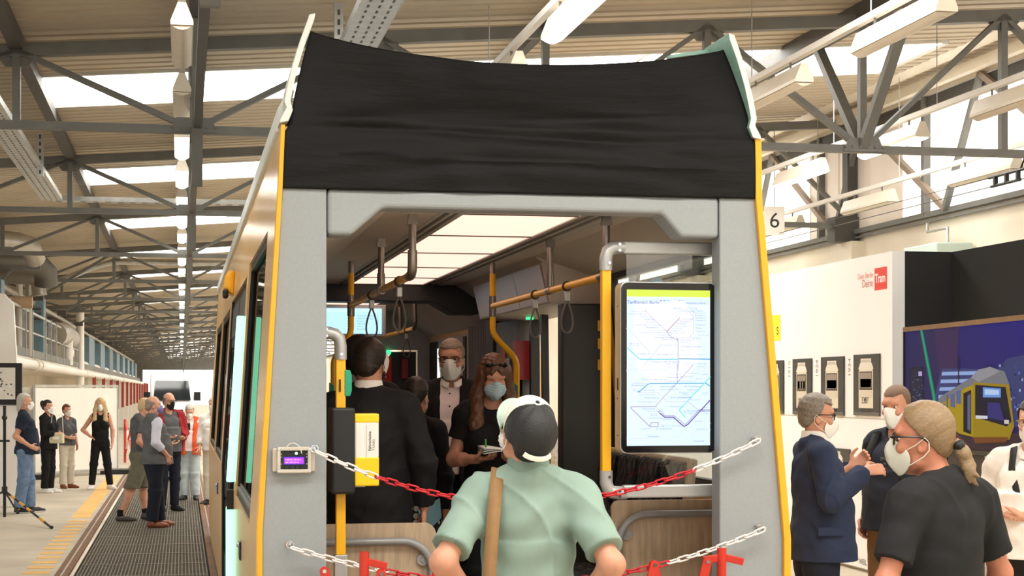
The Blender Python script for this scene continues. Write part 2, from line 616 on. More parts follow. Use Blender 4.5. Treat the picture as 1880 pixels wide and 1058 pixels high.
class Person:
    def __init__(s, label, loc, face, h=1.78, w=1.0, belly=0.0, vox=.012, tone=(214, 160, 132), lean=0.0, female=False,
                 head=(0, 0, 0), arms=None, feet=None, group=None, hs=1.0, hoff=(0, 0, 0)):
        s.root = empty('person', loc, R(face), label, 'person', group)
        s.S = h / 1.78; s.w = w; s.b = belly; s.vox = vox; s.tone = tone; s.fem = female; s.lean = lean
        s.hs = hs
        piv = Vector((0, -.012, 1.52)) + Vector(hoff)
        s.Rh = Matrix.Rotation(R(head[0]), 3, 'Z') @ Matrix.Rotation(R(head[1]), 3, 'X') @ Matrix.Rotation(R(head[2]), 3, 'Y')
        s.piv = piv
        sw = (.178 if not female else .16) * w
        s.sh = {-1: Vector((-sw, -.012, 1.43)), 1: Vector((sw, -.012, 1.43))}
        arms = arms or {}
        s.arm = {}
        for q in (-1, 1):
            a = dict(el=(q * (sw + .055), -.03, 1.15), wr=(q * (sw + .06), .06, .90), hd=(0, .15, -1), pal=(-q, 0, 0), curl=.45, hand=True)
            a.update(arms.get(q, {})); s.arm[q] = a
        feet = feet or {}
        s.foot = {q: Vector(feet.get(q, (q * .105, 0, 0))) for q in (-1, 1)}
        s.toe = {q: feet.get('t%d' % q, q * .25) for q in (-1, 1)}

    # --- pieces
    def hp(s, p):
        """head-local point (origin at the neck pivot) to body"""
        return s.Rh @ (Vector(p) * s.hs) + s.piv

    def hel(s, c, r, k=None, op='u', extra=None):
        Rm = s.Rh if extra is None else s.Rh @ extra
        return el(s.hp(c), [x * s.hs for x in r], Rm, k, op)

    def torso(s, e=0.0, f=1.0):
        w, b = s.w, s.b
        L = [el((0, -.005, .93), (.158 * w + e, .112 + b * .4 + e, .12 + e)),
             el((0, .012 + b * .55, 1.08), (.142 * w + b * .35 + e, .105 + b * .75 + e, .16 + e)),
             el((0, .0, 1.26), (.152 * w + e, .108 + b * .3 + e, .17 + e)),
             el((0, -.03, 1.35), (.145 * w + e, .085 + e, .11 + e)),
             rc((-.11 * w, -.014, 1.415), (.11 * w, -.014, 1.415), .058 + e),
             ]
        for q in (-1, 1):
            L.append(rc((q * .025, -.03, 1.495), tuple(s.sh[q] + Vector((-q * .03, -.008, .012))), .042 + e * .8, .048 + e))
        if s.fem:
            for q in (-1, 1):
                L.append(el((q * .075, .085, 1.27), (.072 + e, .068 + e, .072 + e), k=.03))
        else:
            for q in (-1, 1):
                L.append(el((q * .07, .07, 1.32), (.085 + e, .05 + e, .07 + e), k=.05))
        return L

    def upper(s, q, r0=.051, r1=.038, e=0.0, t=1.0, cap=False):
        a = s.sh[q]; b = Vector(s.arm[q]['el']); f = cc if cap else rc
        return f(tuple(a), tuple(a.lerp(b, t)), r0 + e, r0 + (r1 - r0) * t + e)

    def fore(s, q, r0=.039, r1=.027, e=0.0, t=1.0, cap=False):
        a = Vector(s.arm[q]['el']); b = Vector(s.arm[q]['wr']); f = cc if cap else rc
        return f(tuple(a), tuple(a.lerp(b, t)), r0 + e, r0 + (r1 - r0) * t + e)

    def legs(s, e=0.0, r=(.083, .056, .038), t=1.0, cap=False):
        L = []
        for q in (-1, 1):
            hip = Vector((q * .085 * s.w, -.005, .90)); an = s.foot[q] + Vector((0, -.02, .075))
            kn = hip.lerp(an, .5) + Vector((0, .022, .01))
            s_ = [hip, kn, an]
            L.append(rc(hip, kn, r[0] * s.w + e, r[1] + e))
            f = cc if cap else rc
            en = kn.lerp(an, t)
            L.append(f(kn, en, r[1] + e, r[1] + (r[2] - r[1]) * t + e))
            if e == 0:
                L.append(el(tuple(kn.lerp(an, .3) + Vector((0, -.02, 0))), (.045, .05, .1), k=.04))
        return L

    def head_prims(s):
        H = s.hel
        L = [H((0, -.005, .178), (.074, .092, .088), .03), H((0, .026, .115), (.062, .066, .085), .035), H((0, .05, .045), (.036, .034, .03), .03),
             H((0, .078, .172), (.052, .022, .02), .02),
             ]
        for q in (-1, 1):
            L.append(H((q * .034, .096, .1435), (.015, .012, .0075), .010, 's'))
            L.append(rc(s.hp((q * .018, .094, .163)), s.hp((q * .052, .084, .163)), .006, .005, .01))
            L.append(H((q * .04, .072, .108), (.022, .022, .02), .02))
            L.append(H((q * .073, -.004, .118), (.0095, .019, .031), .006, extra=Matrix.Rotation(R(12), 3, 'X')))
            L.append(H((q * .081, .002, .118), (.005, .009, .016), .005, 's'))
            L.append(rc(s.hp((q * .045, .02, .055)), s.hp((q * .014, .062, .042)), .016, .014, .025))
        L += [rc(s.hp((0, .092, .148)), s.hp((0, .112, .112)), .008, .0125, .012), H((0, .098, .105), (.018, .012, .009), .008)]
        L += [H((0, .087, .074), (.024, .012, .0065), .008), H((0, .084, .062), (.02, .012, .0075), .008), H((0, .1, .068), (.022, .01, .0022), .004, 's')]
        return L

    def body(s, hide_legs=False):
        a = s.torso() + s.legs()
        for q in (-1, 1):
            a += [s.upper(q), s.fore(q)]
            A = s.arm[q]
            w = Vector(A['wr'])
            a.append(rc(Vector(A['el']), Vector(A['el']).lerp(w, .4), .038, .041, .02))
            if A['hand']:
                a += hand_prims(w, A['hd'], A['pal'], q, A['curl'], size=A.get('size', 1.0), thumb=A.get('thumb', .7))
            f = s.foot[q]; d = Vector((math.sin(s.toe[q]), math.cos(s.toe[q]), 0))
            a += [rc(f + Vector((0, -.04, .04)), f + d * .1 + Vector((0, 0, .032)), .036, .032), rc(f + d * .1 + Vector((0, 0, .03)), f + d * .17 + Vector((0, 0, .024)), .036, .022)]
        a += [rc((0, -.02, 1.42), s.hp((0, -.012, .1)), .058 if not s.fem else .05, .053 if not s.fem else .046, .03)]
        a += s.head_prims()
        s.scale()
        return skin_obj('body', skin(a, s.vox, .028), skin_mat(s.tone), s.root)

    def scale(s):
        s.root.scale = (s.S, s.S, s.S)

    def put(s, name, prims, m, k=.03, cuts=(), disp=None, vox=None, label=None):
        o = skin_obj(name, skin(prims, vox or s.vox, k, cuts, disp), m, s.root)
        if label: o['label'] = label
        return o

    def fold(s, amp=.004, f=46, ph=None):
        ph = random.uniform(0, 6) if ph is None else ph
        def fn(X, Y, Z):
            a = np.sin(15 * (X + .75 * Z) + 2.2 * np.sin(6 * Z + ph) + 1.5 * np.sin(7 * Y)); b = np.sin(17 * (-X + .6 * Z) + 2.0 * np.sin(5 * Z - ph) + 1.2 * np.sin(9 * Y + ph))
            m = .5 + .5 * np.sin(4 * Z + 3 * X + ph)
            return amp * .7 * ncurl(X, Y, Z, f, ph) - amp * 1.5 * ((1 - np.abs(a)) ** 4 * m + (1 - np.abs(b)) ** 4 * (1 - m))
        return fn

    def shirt(s, m, hem=.93, sleeve=.62, e=.012, flare=.018, collar=None, name='shirt', amp=.004, neck=1.475, open_v=None, front=None):
        L = s.torso(e)
        L.append(ec((0, .008 + s.b * .5), hem - .02, 1.26, .158 * s.w + flare + s.b * .3, .118 + flare + s.b * .75, .155 * s.w + e, .112 + e + s.b * .3))
        for q in (-1, 1):
            if sleeve <= 0:
                continue
            if sleeve <= 1:
                L += [s.upper(q, .055, .054, e * .9, sleeve, True), s.upper(q, .056, .056, e * .9, .12)]
            else:
                L += [s.upper(q, .056, .047, e), s.fore(q, .047, .035, e, sleeve - 1, True)]
        L.append(rc((0, -.024, 1.40), (0, -.022, 1.468), .064 + e))
        cuts = [lambda X, Y, Z: hem - Z]
        nk = neck
        # round neckline
        P = list(L)
        P.append(dict(t='el', c=V3(0, .045, nk + .05), r=V3(.068, .085, .075), R=None, k=.008, op='s'))
        if open_v is not None:
            wd, zb = open_v
            P.append(bx(lambda X, Y, Z: np.maximum(np.maximum(np.abs(X) - wd * np.clip((Z - zb) / (1.46 - zb), 0, 1), .03 - Y), zb - Z), (-.2, .0, zb - .05), (.2, .4, 1.6)))
        if front is not None:
            P.append(bx(lambda X, Y, Z: np.maximum(np.abs(X - front[1]) - front[0], .02 - Y + 0 * Z), (front[1] - front[0] - .05, .0, hem - .05), (front[1] + front[0] + .05, .4, 1.6)))
        o = s.put(name, P, m, .035, cuts, s.fold(amp))
        return o

    def trousers(s, m, top=1.0, e=.012, r=(.088, .066, .056), t=.97, name='trousers', amp=.003, bottom=0.0):
        L = s.torso(e)[:2] + s.legs(e, r, t, True)
        return s.put(name, L, m, .04, [lambda X, Y, Z: Z - top, lambda X, Y, Z: bottom - Z], s.fold(amp, 40))

    def shoes(s, m, sole=None, e=.010, label=None):
        for q in (-1, 1):
            f = s.foot[q]; d = Vector((math.sin(s.toe[q]), math.cos(s.toe[q]), 0))
            P = [rc(f - d * .045 + Vector((0, 0, .042)), f + d * .1 + Vector((0, 0, .034)), .04 + e * .5, .036 + e * .6),
                 rc(f + d * .1 + Vector((0, 0, .03)), f + d * .185 + Vector((0, 0, .024)), .038 + e * .6, .026 + e * .3),
                 rc(f - d * .03 + Vector((0, 0, .05)), f - d * .02 + Vector((0, 0, .095)), .042, .045)]
            o = s.put('shoe', P, m, .02, [lambda X, Y, Z: .004 - Z, lambda X, Y, Z: Z - .105], vox=max(.008, s.vox * .8), label=label)
            if sole:
                S_ = [rc(f - d * .045 + Vector((0, 0, .03)), f + d * .1 + Vector((0, 0, .03)), .05, .05), rc(f + d * .1 + Vector((0, 0, .03)), f + d * .185 + Vector((0, 0, .03)), .05, .034)]
                b = skin_obj('sole', skin(S_, max(.008, s.vox * .8), .01, [lambda X, Y, Z: .001 - Z, lambda X, Y, Z: Z - .02]), sole, o)

    def hair(s, m, style='short', amp=.0022, name='hair', e=.010):
        H = s.hel
        L = [H((0, -.008, .18), (.076 + e, .095 + e, .088 + e), .02)]
        ri = np.array(s.Rh.inverted(), dtype=np.float32); pv = np.array(s.piv, np.float32); hs = s.hs
        def loc(X, Y, Z):
            x, y, z = X - pv[0], Y - pv[1], Z - pv[2]
            return ((ri[0, 0] * x + ri[0, 1] * y + ri[0, 2] * z) / hs, (ri[1, 0] * x + ri[1, 1] * y + ri[1, 2] * z) / hs, (ri[2, 0] * x + ri[2, 1] * y + ri[2, 2] * z) / hs)
        if style == 'mid':
            L += [H((0, -.055, .12), (.066, .058, .07), .02), H((0, -.07, .05), (.06, .045, .07), .03)]
            def cut(X, Y, Z):
                x, y, z = loc(X, Y, Z)
                return np.minimum(np.maximum(.205 - z + .35 * np.clip(np.abs(x) - .03, 0, 1), y - .085), np.maximum(y - .0 + .35 * (.20 - z) * (z < .2), -.01 - z))
        elif style == 'short':
            L.append(H((0, -.055, .12), (.062, .055, .06), .02))
            def cut(X, Y, Z):
                x, y, z = loc(X, Y, Z)
                return np.minimum(np.maximum(.205 - z + .35 * np.clip(np.abs(x) - .03, 0, 1), y - .085), np.maximum(y - .028 + .35 * (.20 - z) * (z < .2), .062 - z + np.clip(y + .03, 0, 1) * .75))
        elif style == 'receding':
            L.append(H((0, -.055, .12), (.062, .055, .06), .02))
            def cut(X, Y, Z):
                x, y, z = loc(X, Y, Z)
                return np.maximum(np.maximum(y - .022 - (np.abs(x) < .02) * .02, .062 - z + np.clip(y + .03, 0, 1) * .9), -1)
        elif style == 'ring':
            L.append(H((0, -.055, .12), (.062, .055, .06), .02))
            def cut(X, Y, Z):
                x, y, z = loc(X, Y, Z)
                return np.maximum(np.maximum(y - .015, .065 - z + np.clip(y + .03, 0, 1) * .9), z - .19 - .6 * np.clip(-y - .02, 0, .06))
        elif style == 'back':
            L.append(H((0, -.055, .13), (.06, .05, .065), .02))
            def cut(X, Y, Z):
                x, y, z = loc(X, Y, Z)
                return np.maximum(y - .062 + .9 * np.clip(.215 - z, 0, 1), .05 - z + np.clip(y + .04, 0, 1) * 1.0)
        elif style == 'nape':
            L = [H((0, -.012, .165), (.078, .098, .085), .02), H((0, -.055, .1), (.06, .05, .05), .02)]
            def cut(X, Y, Z):
                x, y, z = loc(X, Y, Z)
                return np.maximum(np.maximum(y - .012, .055 - z + np.clip(y + .03, 0, 1) * .9), z - .17)
        elif style == 'long':
            L = [H((0, -.008, .18), (.082 + e, .1 + e, .092 + e), .02)]
            for q in (-1, 1):
                L += [rc(s.hp((q * .07, .02, .18)), s.hp((q * .092, .02, .03)), .035, .045, .03), rc(s.hp((q * .092, .02, .03)), Vector((q * .105, .075, 1.36)), .045, .042, .03),
                      rc(Vector((q * .105, .075, 1.36)), Vector((q * .1, .105, 1.22)), .042, .02, .03)]
            L += [rc(s.hp((0, -.06, .14)), Vector((0, -.075, 1.36)), .075, .07, .03), rc(Vector((-.05, -.085, 1.36)), Vector((.05, -.085, 1.36)), .05, .05, .03)]
            def cut(X, Y, Z):
                x, y, z = loc(X, Y, Z)
                face = np.maximum(np.maximum(np.abs(x) - .052 - .1 * np.clip(.1 - z, 0, .2), z - .212 + 1.2 * np.abs(x)), .02 - y)
                return -np.where(z > -.06, face, .05)
        def disp(X, Y, Z):
            x, y, z = loc(X, Y, Z)
            if style == 'back':
                return amp * np.sin(330 * (z + .55 * y) + 4 * np.sin(30 * x) + 3 * np.sin(20 * y)) + amp * .7 * np.sin(150 * (z + .5 * y) + 40 * np.abs(x))
            if style == 'long':
                return amp * np.sin(210 * x + 170 * y + 3 * np.sin(16 * z)) + amp * np.sin(120 * x - 90 * y + 5 * np.sin(11 * z))
            return amp * np.sin(260 * x + 2 * np.sin(60 * y)) * np.sin(240 * y + 3 * np.sin(90 * z)) + amp * .5 * np.sin(190 * z + 40 * x)
        return s.put(name, L, m, .02, [cut], disp, vox=min(s.vox, .009))

    def mask(s, m, kind='ffp'):
        H = s.hel
        if kind == 'ffp':
            b = MB()
            V = [(0, .122, .150), (0, .158, .088), (0, .100, .008), ]
            for q in (-1, 1):
                V += [(q * .030, .106, .146), (q * .074, .040, .102), (q * .066, .036, .045), (q * .034, .072, .004), (q * .048, .088, .085)]
            F = []
            for k, f in ((3, 0), (8, 1)):
                A2, D, E_, Fp, Mi = k, k + 1, k + 2, k + 3, k + 4
                qs = [(0, 1, Mi, A2), (A2, Mi, D), (Mi, E_, D), (1, Fp, E_, Mi), (1, 2, Fp)]
                F += [tuple(reversed(x)) if f else x for x in qs]
            b.add([s.hp(v) for v in V], F)
            o = b.build('face_mask', m, s.root, smooth=False)
            for p in o.data.polygons: p.use_smooth = True
            cr = o.data.attributes.new('crease_edge', 'FLOAT', 'EDGE')
            for e in o.data.edges:
                if 1 in e.vertices and (0 in e.vertices or 2 in e.vertices): cr.data[e.index].value = .75
            sd = o.modifiers.new('thick', 'SOLIDIFY'); sd.thickness = .003
            sb = o.modifiers.new('round', 'SUBSURF'); sb.levels = 2; sb.render_levels = 2
        else:
            L = [H((0, .07, .085), (.067, .055, .055), .02), rc(s.hp((0, .112, .13)), s.hp((0, .12, .07)), .014, .014, .03), rc(s.hp((0, .12, .07)), s.hp((0, .085, .025)), .014, .014, .03)]
            ri = np.array(s.Rh.inverted(), dtype=np.float32); pv = np.array(s.piv, np.float32); hs = s.hs
            def cut(X, Y, Z):
                x, y, z = X - pv[0], Y - pv[1], Z - pv[2]
                yy = (ri[1, 0] * x + ri[1, 1] * y + ri[1, 2] * z) / hs; zz = (ri[2, 0] * x + ri[2, 1] * y + ri[2, 2] * z) / hs
                return np.maximum(.045 - yy, np.maximum(.018 - zz, zz - .142))
            pl_ = lambda X, Y, Z: .0022 * np.sin(420 * ((ri[2, 0] * (X - pv[0]) + ri[2, 1] * (Y - pv[1]) + ri[2, 2] * (Z - pv[2]))))
            o = s.put('face_mask', L, m, .02, [cut], pl_, vox=min(s.vox, .005))
        for q in (-1, 1):
            b = MB()
            b.tube([s.hp((q * .062, .05, .104)), s.hp((q * .077, .02, .118)), s.hp((q * .083, -.014, .144)), s.hp((q * .081, -.027, .128)), s.hp((q * .081, -.027, .10)), s.hp((q * .079, -.01, .08)), s.hp((q * .074, .012, .066)), s.hp((q * .06, .045, .048))], .002, 5)
            b.build('mask_strap', m, s.root, smooth=True)
        return o

    def glasses(s, m, up=0.0, lens=None, r=.003):
        b = MB()
        def hp(x, y, z):
            return s.hp((x, y, z + up))
        for q in (-1, 1):
            pts = []
            for i in range(14):
                t = 2 * math.pi * i / 14
                ct, st = math.cos(t), math.sin(t)
                pts.append(hp(q * .034 + .027 * abs(ct) ** .6 * (1 if ct > 0 else -1), .108 - .012 * abs(q * .034 + .027 * ct) / .06, .143 + .02 * abs(st) ** .6 * (1 if st > 0 else -1)))
            b.tube(pts, r, 6, closed=True)
            b.tube([hp(q * .061, .1, .15), hp(q * .079, .06, .149), hp(q * .082, .0, .147), hp(q * .079, -.028, .128)], r * .9, 6)
        b.tube([hp(-.009, .112, .148), hp(0, .116, .152), hp(.009, .112, .148)], r, 6)
        o = b.build('glasses', m, s.root, smooth=True)
        if lens:
            g = MB()
            for q in (-1, 1):
                g.add([hp(q * .034 + .026 * math.cos(2 * math.pi * i / 10), .105, .143 + .019 * math.sin(2 * math.pi * i / 10)) for i in range(10)], [tuple(range(10))])
            g.build('lens', lens, o)
        return o

    def eyes(s, iris=(70, 60, 50)):
        w = mat('eye_white', (225, 220, 214), .25); im = mat('iris_%d' % iris[0], iris, .2); 
        for q in (-1, 1):
            b = MB(); c = s.hp((q * .034, .0765, .145)); b.sphere(c, .0112 * s.hs, 10, 7, 0)
            f = s.Rh @ Vector((0, 1, 0))
            b.sphere(Vector(c) + f * .0068 * s.hs, .0062 * s.hs, 8, 6, 1)
            b.build('eye', [w, im], s.root, smooth=True)

    def collar(s, m, e=.008, z=1.49, h=.035, name='collar', gap=.0):
        """folded shirt collar round the neck"""
        b = MB(); n = 26
        ring = []
        for i in range(n + 1):
            t = math.pi / 2 + gap + (2 * math.pi - 2 * gap) * i / n
            fr = max(0, math.sin(t)) ** 2
            ring.append((math.cos(t), math.sin(t), fr))
        vs = []
        for cx, sy, fr in ring:
            zz = z - .034 * fr
            for rad, dz in ((.062, h * .1), (.066, h * .55), (.0715, h * .6), (.082 + .012 * fr, -h * .55), (.079 + .012 * fr, -h * .6)):
                vs.append((rad * cx, rad * sy - .018 + .012 * fr, zz + dz))
        fs = []
        for i in range(n):
            for k in range(4):
                fs.append((i * 5 + k, i * 5 + k + 1, (i + 1) * 5 + k + 1, (i + 1) * 5 + k))
        b.add(vs, fs)
        o = b.build(name, m, s.root, smooth=True)
        sd = o.modifiers.new('thick', 'SOLIDIFY'); sd.thickness = .003
        return o
# ================================================================ MATERIAL SET
m_conc = mat('concrete', (196, 184, 164), .8, noise=(1.1, .16), bump=(30, .12, .01))
m_conc2 = mat('plaster', (236, 226, 208), .85, noise=(.8, .09), bump=(14, .1, .01))
m_deck = mat('roof_deck', (200, 186, 163), .6, noise=(.7, .08))
m_steel = mat('steel_grey', (116, 116, 112), .55, noise=(5, .12))
m_steel_d = mat('steel_dark', (78, 76, 72), .6, noise=(5, .12))
m_galv = mat('galvanised', (196, 198, 196), .38, .75, noise=(9, .15))
m_white = mat('white_paint', (238, 234, 226), .5, noise=(3, .04))
m_cream = mat('cream_enamel', (232, 222, 204), .4, noise=(6, .04))
m_black = mat('black_plastic', (22, 22, 22), .5, noise=(20, .1))
m_rubber = mat('black_rubber', (28, 28, 28), .8, noise=(30, .1))
m_rust = mat('rusty_rail', (120, 82, 50), .7, noise=(8, .35), bump=(40, .3, .005))
m_grate = mat('grating_steel', (128, 122, 108), .6, .3, noise=(6, .18))
m_pitd = mat('pit_dark', (70, 66, 58), .9, noise=(4, .2))
m_ylw_paint = mat('floor_yellow', (232, 184, 104), .75, noise=(7, .14))
m_grey_blue = mat('cabinet_blue', (112, 138, 152), .5, noise=(4, .08))
m_red = mat('signal_red', (206, 52, 36), .4, noise=(8, .08))
m_skyl = mat('skylight_sheet', (255, 253, 248), .4, emit=SKY)
m_tube = mat('lamp_lit', (255, 252, 240), .4, emit=8)
m_opal = mat('lamp_opal', (226, 214, 194), .35, noise=(5, .05))
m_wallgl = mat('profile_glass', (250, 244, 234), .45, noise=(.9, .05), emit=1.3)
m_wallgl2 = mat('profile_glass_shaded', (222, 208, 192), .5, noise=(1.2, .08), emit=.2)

# ================================================================ FLOOR
b = MB()
b.box(-9, -1.08, -26, 210, -.2, 0); b.box(.29, 9.9, -26, 210, -.2, 0)
b.box(-1.08, .29, 38.6, 210, -.2, 0); b.box(-1.08, .29, -26, 12, -.2, 0)
floor = b.build('floor', m_conc, kind='structure')
b = MB(); b.box(-1.08, .29, 12, 38.6, -.2, -.09); b.build('pit_bottom', m_pitd, floor)
g = MB()
for i in range(37):
    x = -.64 + 1.28 * i / 36; g.box(x - .005, x + .005, -.56, .56, -.04, -.004)
for i in range(15):
    y = -.56 + 1.12 * i / 14; g.box(-.64, .64, y - .005, y + .005, -.03, -.003)
for y in (-.565, .565):
    g.box(-.645, .645, y - .012, y + .012, -.05, .0)
g_me = g.mesh('grating_panel', m_grate)
for i in range(22):
    inst('grating_panel', g_me, floor, (-.39, 13.2 + 1.15 * i, 0))
b = MB(); b.beam((-1.13, 10, .005), (-1.13, 205, .005), .06, .03); b.beam((-1.22, 10, .0), (-1.22, 205, .0), .05, .012); b.build('rail', m_rust, floor)
b = MB(); b.beam((.31, 10, .005), (.31, 205, .005), .07, .03); b.beam((.39, 10, .0), (.39, 205, .0), .05, .012); b.build('rail', m_rust, floor)
b = MB(); b.beam((-1.07, 12, .004), (-1.07, 38.6, .004), .03, .012); b.beam((-1.08, 38.62, .004), (.3, 38.62, .004), .05, .012); b.build('pit_edge', m_conc2, floor)
b = MB(); b.box(-.13, .13, -.13, .13, 0, .003)
bar_me = b.mesh('hazard_bar', m_ylw_paint)
for i in range(16):
    inst('hazard_bar', bar_me, floor, (-1.44, 16.6 + .53 * i, 0), scale=(1, 1, 1))
b = MB(); b.box(-1.57, -1.31, 25.1, 37.2, 0, .003); b.build('hazard_stripe', m_ylw_paint, floor)

# ================================================================ ROOF
BAY = 7.6
Y1 = 16.2
KS = range(-5, 25)
def zr(x): return 5.27 + .075 * x
ceil_o = empty('ceiling', (0, 0, 0), kind='structure')
def deck_mesh(x0, x1, ya, yb, name):
    b = MB(); p = .25; y = ya; prof = []
    while y < yb - .01:
        e = min(y + p, yb)
        prof += [(y, 0), (y + (e - y) * .62, 0), (y + (e - y) * .7, .045), (y + (e - y) * .92, .045)]
        y += p
    prof.append((yb, 0))
    vs = []
    for yy, dz in prof:
        vs += [(x0, yy, zr(x0) + dz), (x1, yy, zr(x1) + dz)]
    b.add(vs, [(2 * i, 2 * i + 1, 2 * i + 3, 2 * i + 2) for i in range(len(prof) - 1)])
    for (u, v) in prof[::1]:
        pass
    return b.mesh(name, m_deck)
SA, SB = 2.15, 4.1
dk = [deck_mesh(-9, 9.9, 0, SA, 'deck_sheet'), deck_mesh(-9, 9.9, SB, BAY, 'deck_sheet'), deck_mesh(-9, -1.55, SA, SB, 'deck_sheet'), deck_mesh(8.75, 9.9, SA, SB, 'deck_sheet')]
pn = []
XP = [-1.5 + 1.7 * i for i in range(7)]
for i in range(6):
    b = MB(); x0, x1 = XP[i] + .02, XP[i + 1] - .02
    b.add([(x0, SA + .03, zr(x0) + .1), (x1, SA + .03, zr(x1) + .1), (x1, SB - .03, zr(x1) + .1), (x0, SB - .03, zr(x0) + .1)], [(0, 3, 2, 1)])
    pn.append(b.mesh('skylight_pane', m_skyl))
b = MB()
for yy in (SA, SB):
    b.beam((-1.55, yy, zr(-1.55) + .04), (8.75, yy, zr(8.75) + .04), .05, .14)
for x in (XP[0] - .04, XP[6] + .04):
    b.beam((x, SA, zr(x) + .04), (x, SB, zr(x) + .04), .08, .16)
for x in XP[1:6]:
    b.beam((x, SA, zr(x) + .09), (x, SB, zr(x) + .09), .035, .03)
fr_me = b.mesh('skylight_frame', m_white)
for k in KS:
    y = Y1 + BAY * k
    for me in dk: inst('deck_sheet', me, ceil_o, (0, y, 0))
    for me in pn: inst('skylight_pane', me, ceil_o, (0, y, 0))
    inst('skylight_frame', fr_me, ceil_o, (0, y, 0))
# one opaque weather skin above the deck keeps the hall closed
b = MB()
for k in KS:
    y = Y1 + BAY * k
    for (x0, x1, ya, yb) in ((-9, 9.9, -.0, SA), (-9, 9.9, SB, BAY), (-9, -1.55, SA, SB), (8.75, 9.9, SA, SB)):
        b.quad((x0, y + ya, zr(x0) + .12), (x1, y + ya, zr(x1) + .12), (x1, y + yb, zr(x1) + .12), (x0, y + yb, zr(x0) + .12))
b.build('roof_skin', m_deck, ceil_o)
# trusses
UX = [-8.1, -4.8, -1.5, 1.87, 5.15, 8.35]; LX = [-6.45, -3.15, .11, 3.5, 6.8, 9.9]
def zu(x): return 5.10 + .075 * x
ZL = 4.30
def bar_mesh(name, a, b_, w, h, m=m_steel):
    q = MB()
    # pair of angles back to back
    A = Vector(a); B = Vector(b_)
    q.beam(A + Vector((0, -.022, 0)), B + Vector((0, -.022, 0)), w * .35, h, (0, 1, 0) if abs((B - A).normalized().y) < .9 else (0, 0, 1))
    q.beam(A + Vector((0, .022, 0)), B + Vector((0, .022, 0)), w * .35, h, (0, 1, 0) if abs((B - A).normalized().y) < .9 else (0, 0, 1))
    return q.mesh(name, m)
tr = []
q = MB(); q.beam((-9, 0, zu(-9)), (9.9, 0, zu(9.9)), .1, .12); tr.append(('upper_chord', q.mesh('upper_chord', m_steel)))
q = MB(); q.beam((-9, 0, ZL), (9.9, 0, ZL), .09, .075); tr.append(('lower_chord', q.mesh('lower_chord', m_steel)))
for i in range(6):
    q = MB(); q.beam((UX[i], 0, zu(UX[i])), (LX[i], 0, ZL), .05, .1, (0, 1, 0)); tr.append(('diagonal', q.mesh('diagonal', m_steel)))
    if i < 5:
        q = MB(); q.beam((LX[i], 0, ZL), (UX[i + 1], 0, zu(UX[i + 1])), .05, .1, (0, 1, 0)); tr.append(('diagonal', q.mesh('diagonal', m_steel)))
for x in UX[1:] + LX[:5]:
    q = MB(); q.beam((x, 0, ZL), (x, 0, zu(x)), .07, .085, (0, 1, 0)); tr.append(('post', q.mesh('post', m_steel)))
gp = MB()
for x in UX: gp.prism([(x - .2, zu(x) - .03), (x + .2, zu(x) - .03), (x + .1, zu(x) - .15), (x - .1, zu(x) - .15)], 'y', -.012, .012)
for x in LX[:5]:
    gp.prism([(x - .22, ZL - .03), (x + .22, ZL - .03), (x + .16, ZL + .11), (x - .16, ZL + .11)], 'y', -.058, -.046)
    for t in (-.2, -.12, -.04, .04, .12, .2): gp.cyl((x + t, -.075, ZL + .02), (x + t, -.058, ZL + .02), .016, n=6)
tr.append(('gusset_plate', gp.mesh('gusset_plate', m_steel)))
for k in range(-1, 24):
    t = empty('roof_truss', (0, Y1 + BAY * k, 0), kind='structure')
    for n, me in tr: inst(n, me, t)
# beams that run the length of the hall
def longbeam(name, x, z, w, h, m=m_steel_d, y0=-26, y1=206):
    q = MB(); q.beam((x, y0, z), (x, y1, z), w, h); return q.build(name, m, kind='structure')
longbeam('roof_beam', -1.5, zu(-1.5) + .07, .12, .13)
lb = longbeam('roof_beam', .14, zu(.14) + .06, .15, .16)
longbeam('roof_beam', 3.5, zu(3.5) + .07, .1, .12)
lb2 = longbeam('roof_beam', 6.8, zu(6.8) + .06, .16, .2)
q = MB(); q.beam((.14, -26, ZL - .02), (.14, 206, ZL - .02), .07, .07); q.build('bottom_rail', m_steel_d, lb)
kb = MB()
for sgn in (-1, 1):
    kb.beam((0, 0, ZL), (0, sgn * 1.25, zu(6.8)), .085, .1, (1, 0, 0))
kb_me = kb.mesh('knee_brace', m_steel)
for k in range(-1, 24):
    inst('knee_brace', kb_me, lb2, (6.8, Y1 + BAY * k, 0)); inst('knee_brace', kb_me, lb, (.14, Y1 + BAY * k, zu(.14) - zu(6.8)), scale=(1, 1, 1))

# ================================================================ WALLS
b = MB(); b.box(9.9, 10.2, -26, 210, -.2, 4.2); wr = b.build('wall_right', m_conc2, kind='structure')
b = MB(); b.beam((9.86, -26, 4.2), (9.86, 206, 4.2), .12, .07); b.beam((9.84, -26, 4.11), (9.84, 206, 4.11), .05, .03); b.build('wall_rail', m_steel, wr)
b = MB()
for x in (9.6, 9.88):
    b.beam((x, -26, 5.86 + .05 * (x - 9.6)), (x, 206, 5.86 + .05 * (x - 9.6)), .1, .13)
b.beam((9.25, -26, 5.97), (9.25, 206, 5.97), .28, .03)
b.build('eave_gutter', m_cream, wr)
b = MB(); b.beam((9.86, -26, 5.72), (9.86, 206, 5.72), .06, .14); b.build('eave_shadow_rail', m_steel_d, wr)
win = empty('window_1', (0, 0, 0), kind='structure')
def pane_mesh(m):
    q = MB(); q.box(9.9, 9.96, .012, 1.175, 4.24, 5.98)
    for u in (.0, 1.187): q.box(9.885, 9.905, u - .012, u + .012, 4.24, 5.98)
    return q.mesh('glass_panel', m)
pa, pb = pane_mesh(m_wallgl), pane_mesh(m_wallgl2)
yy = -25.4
i = 0
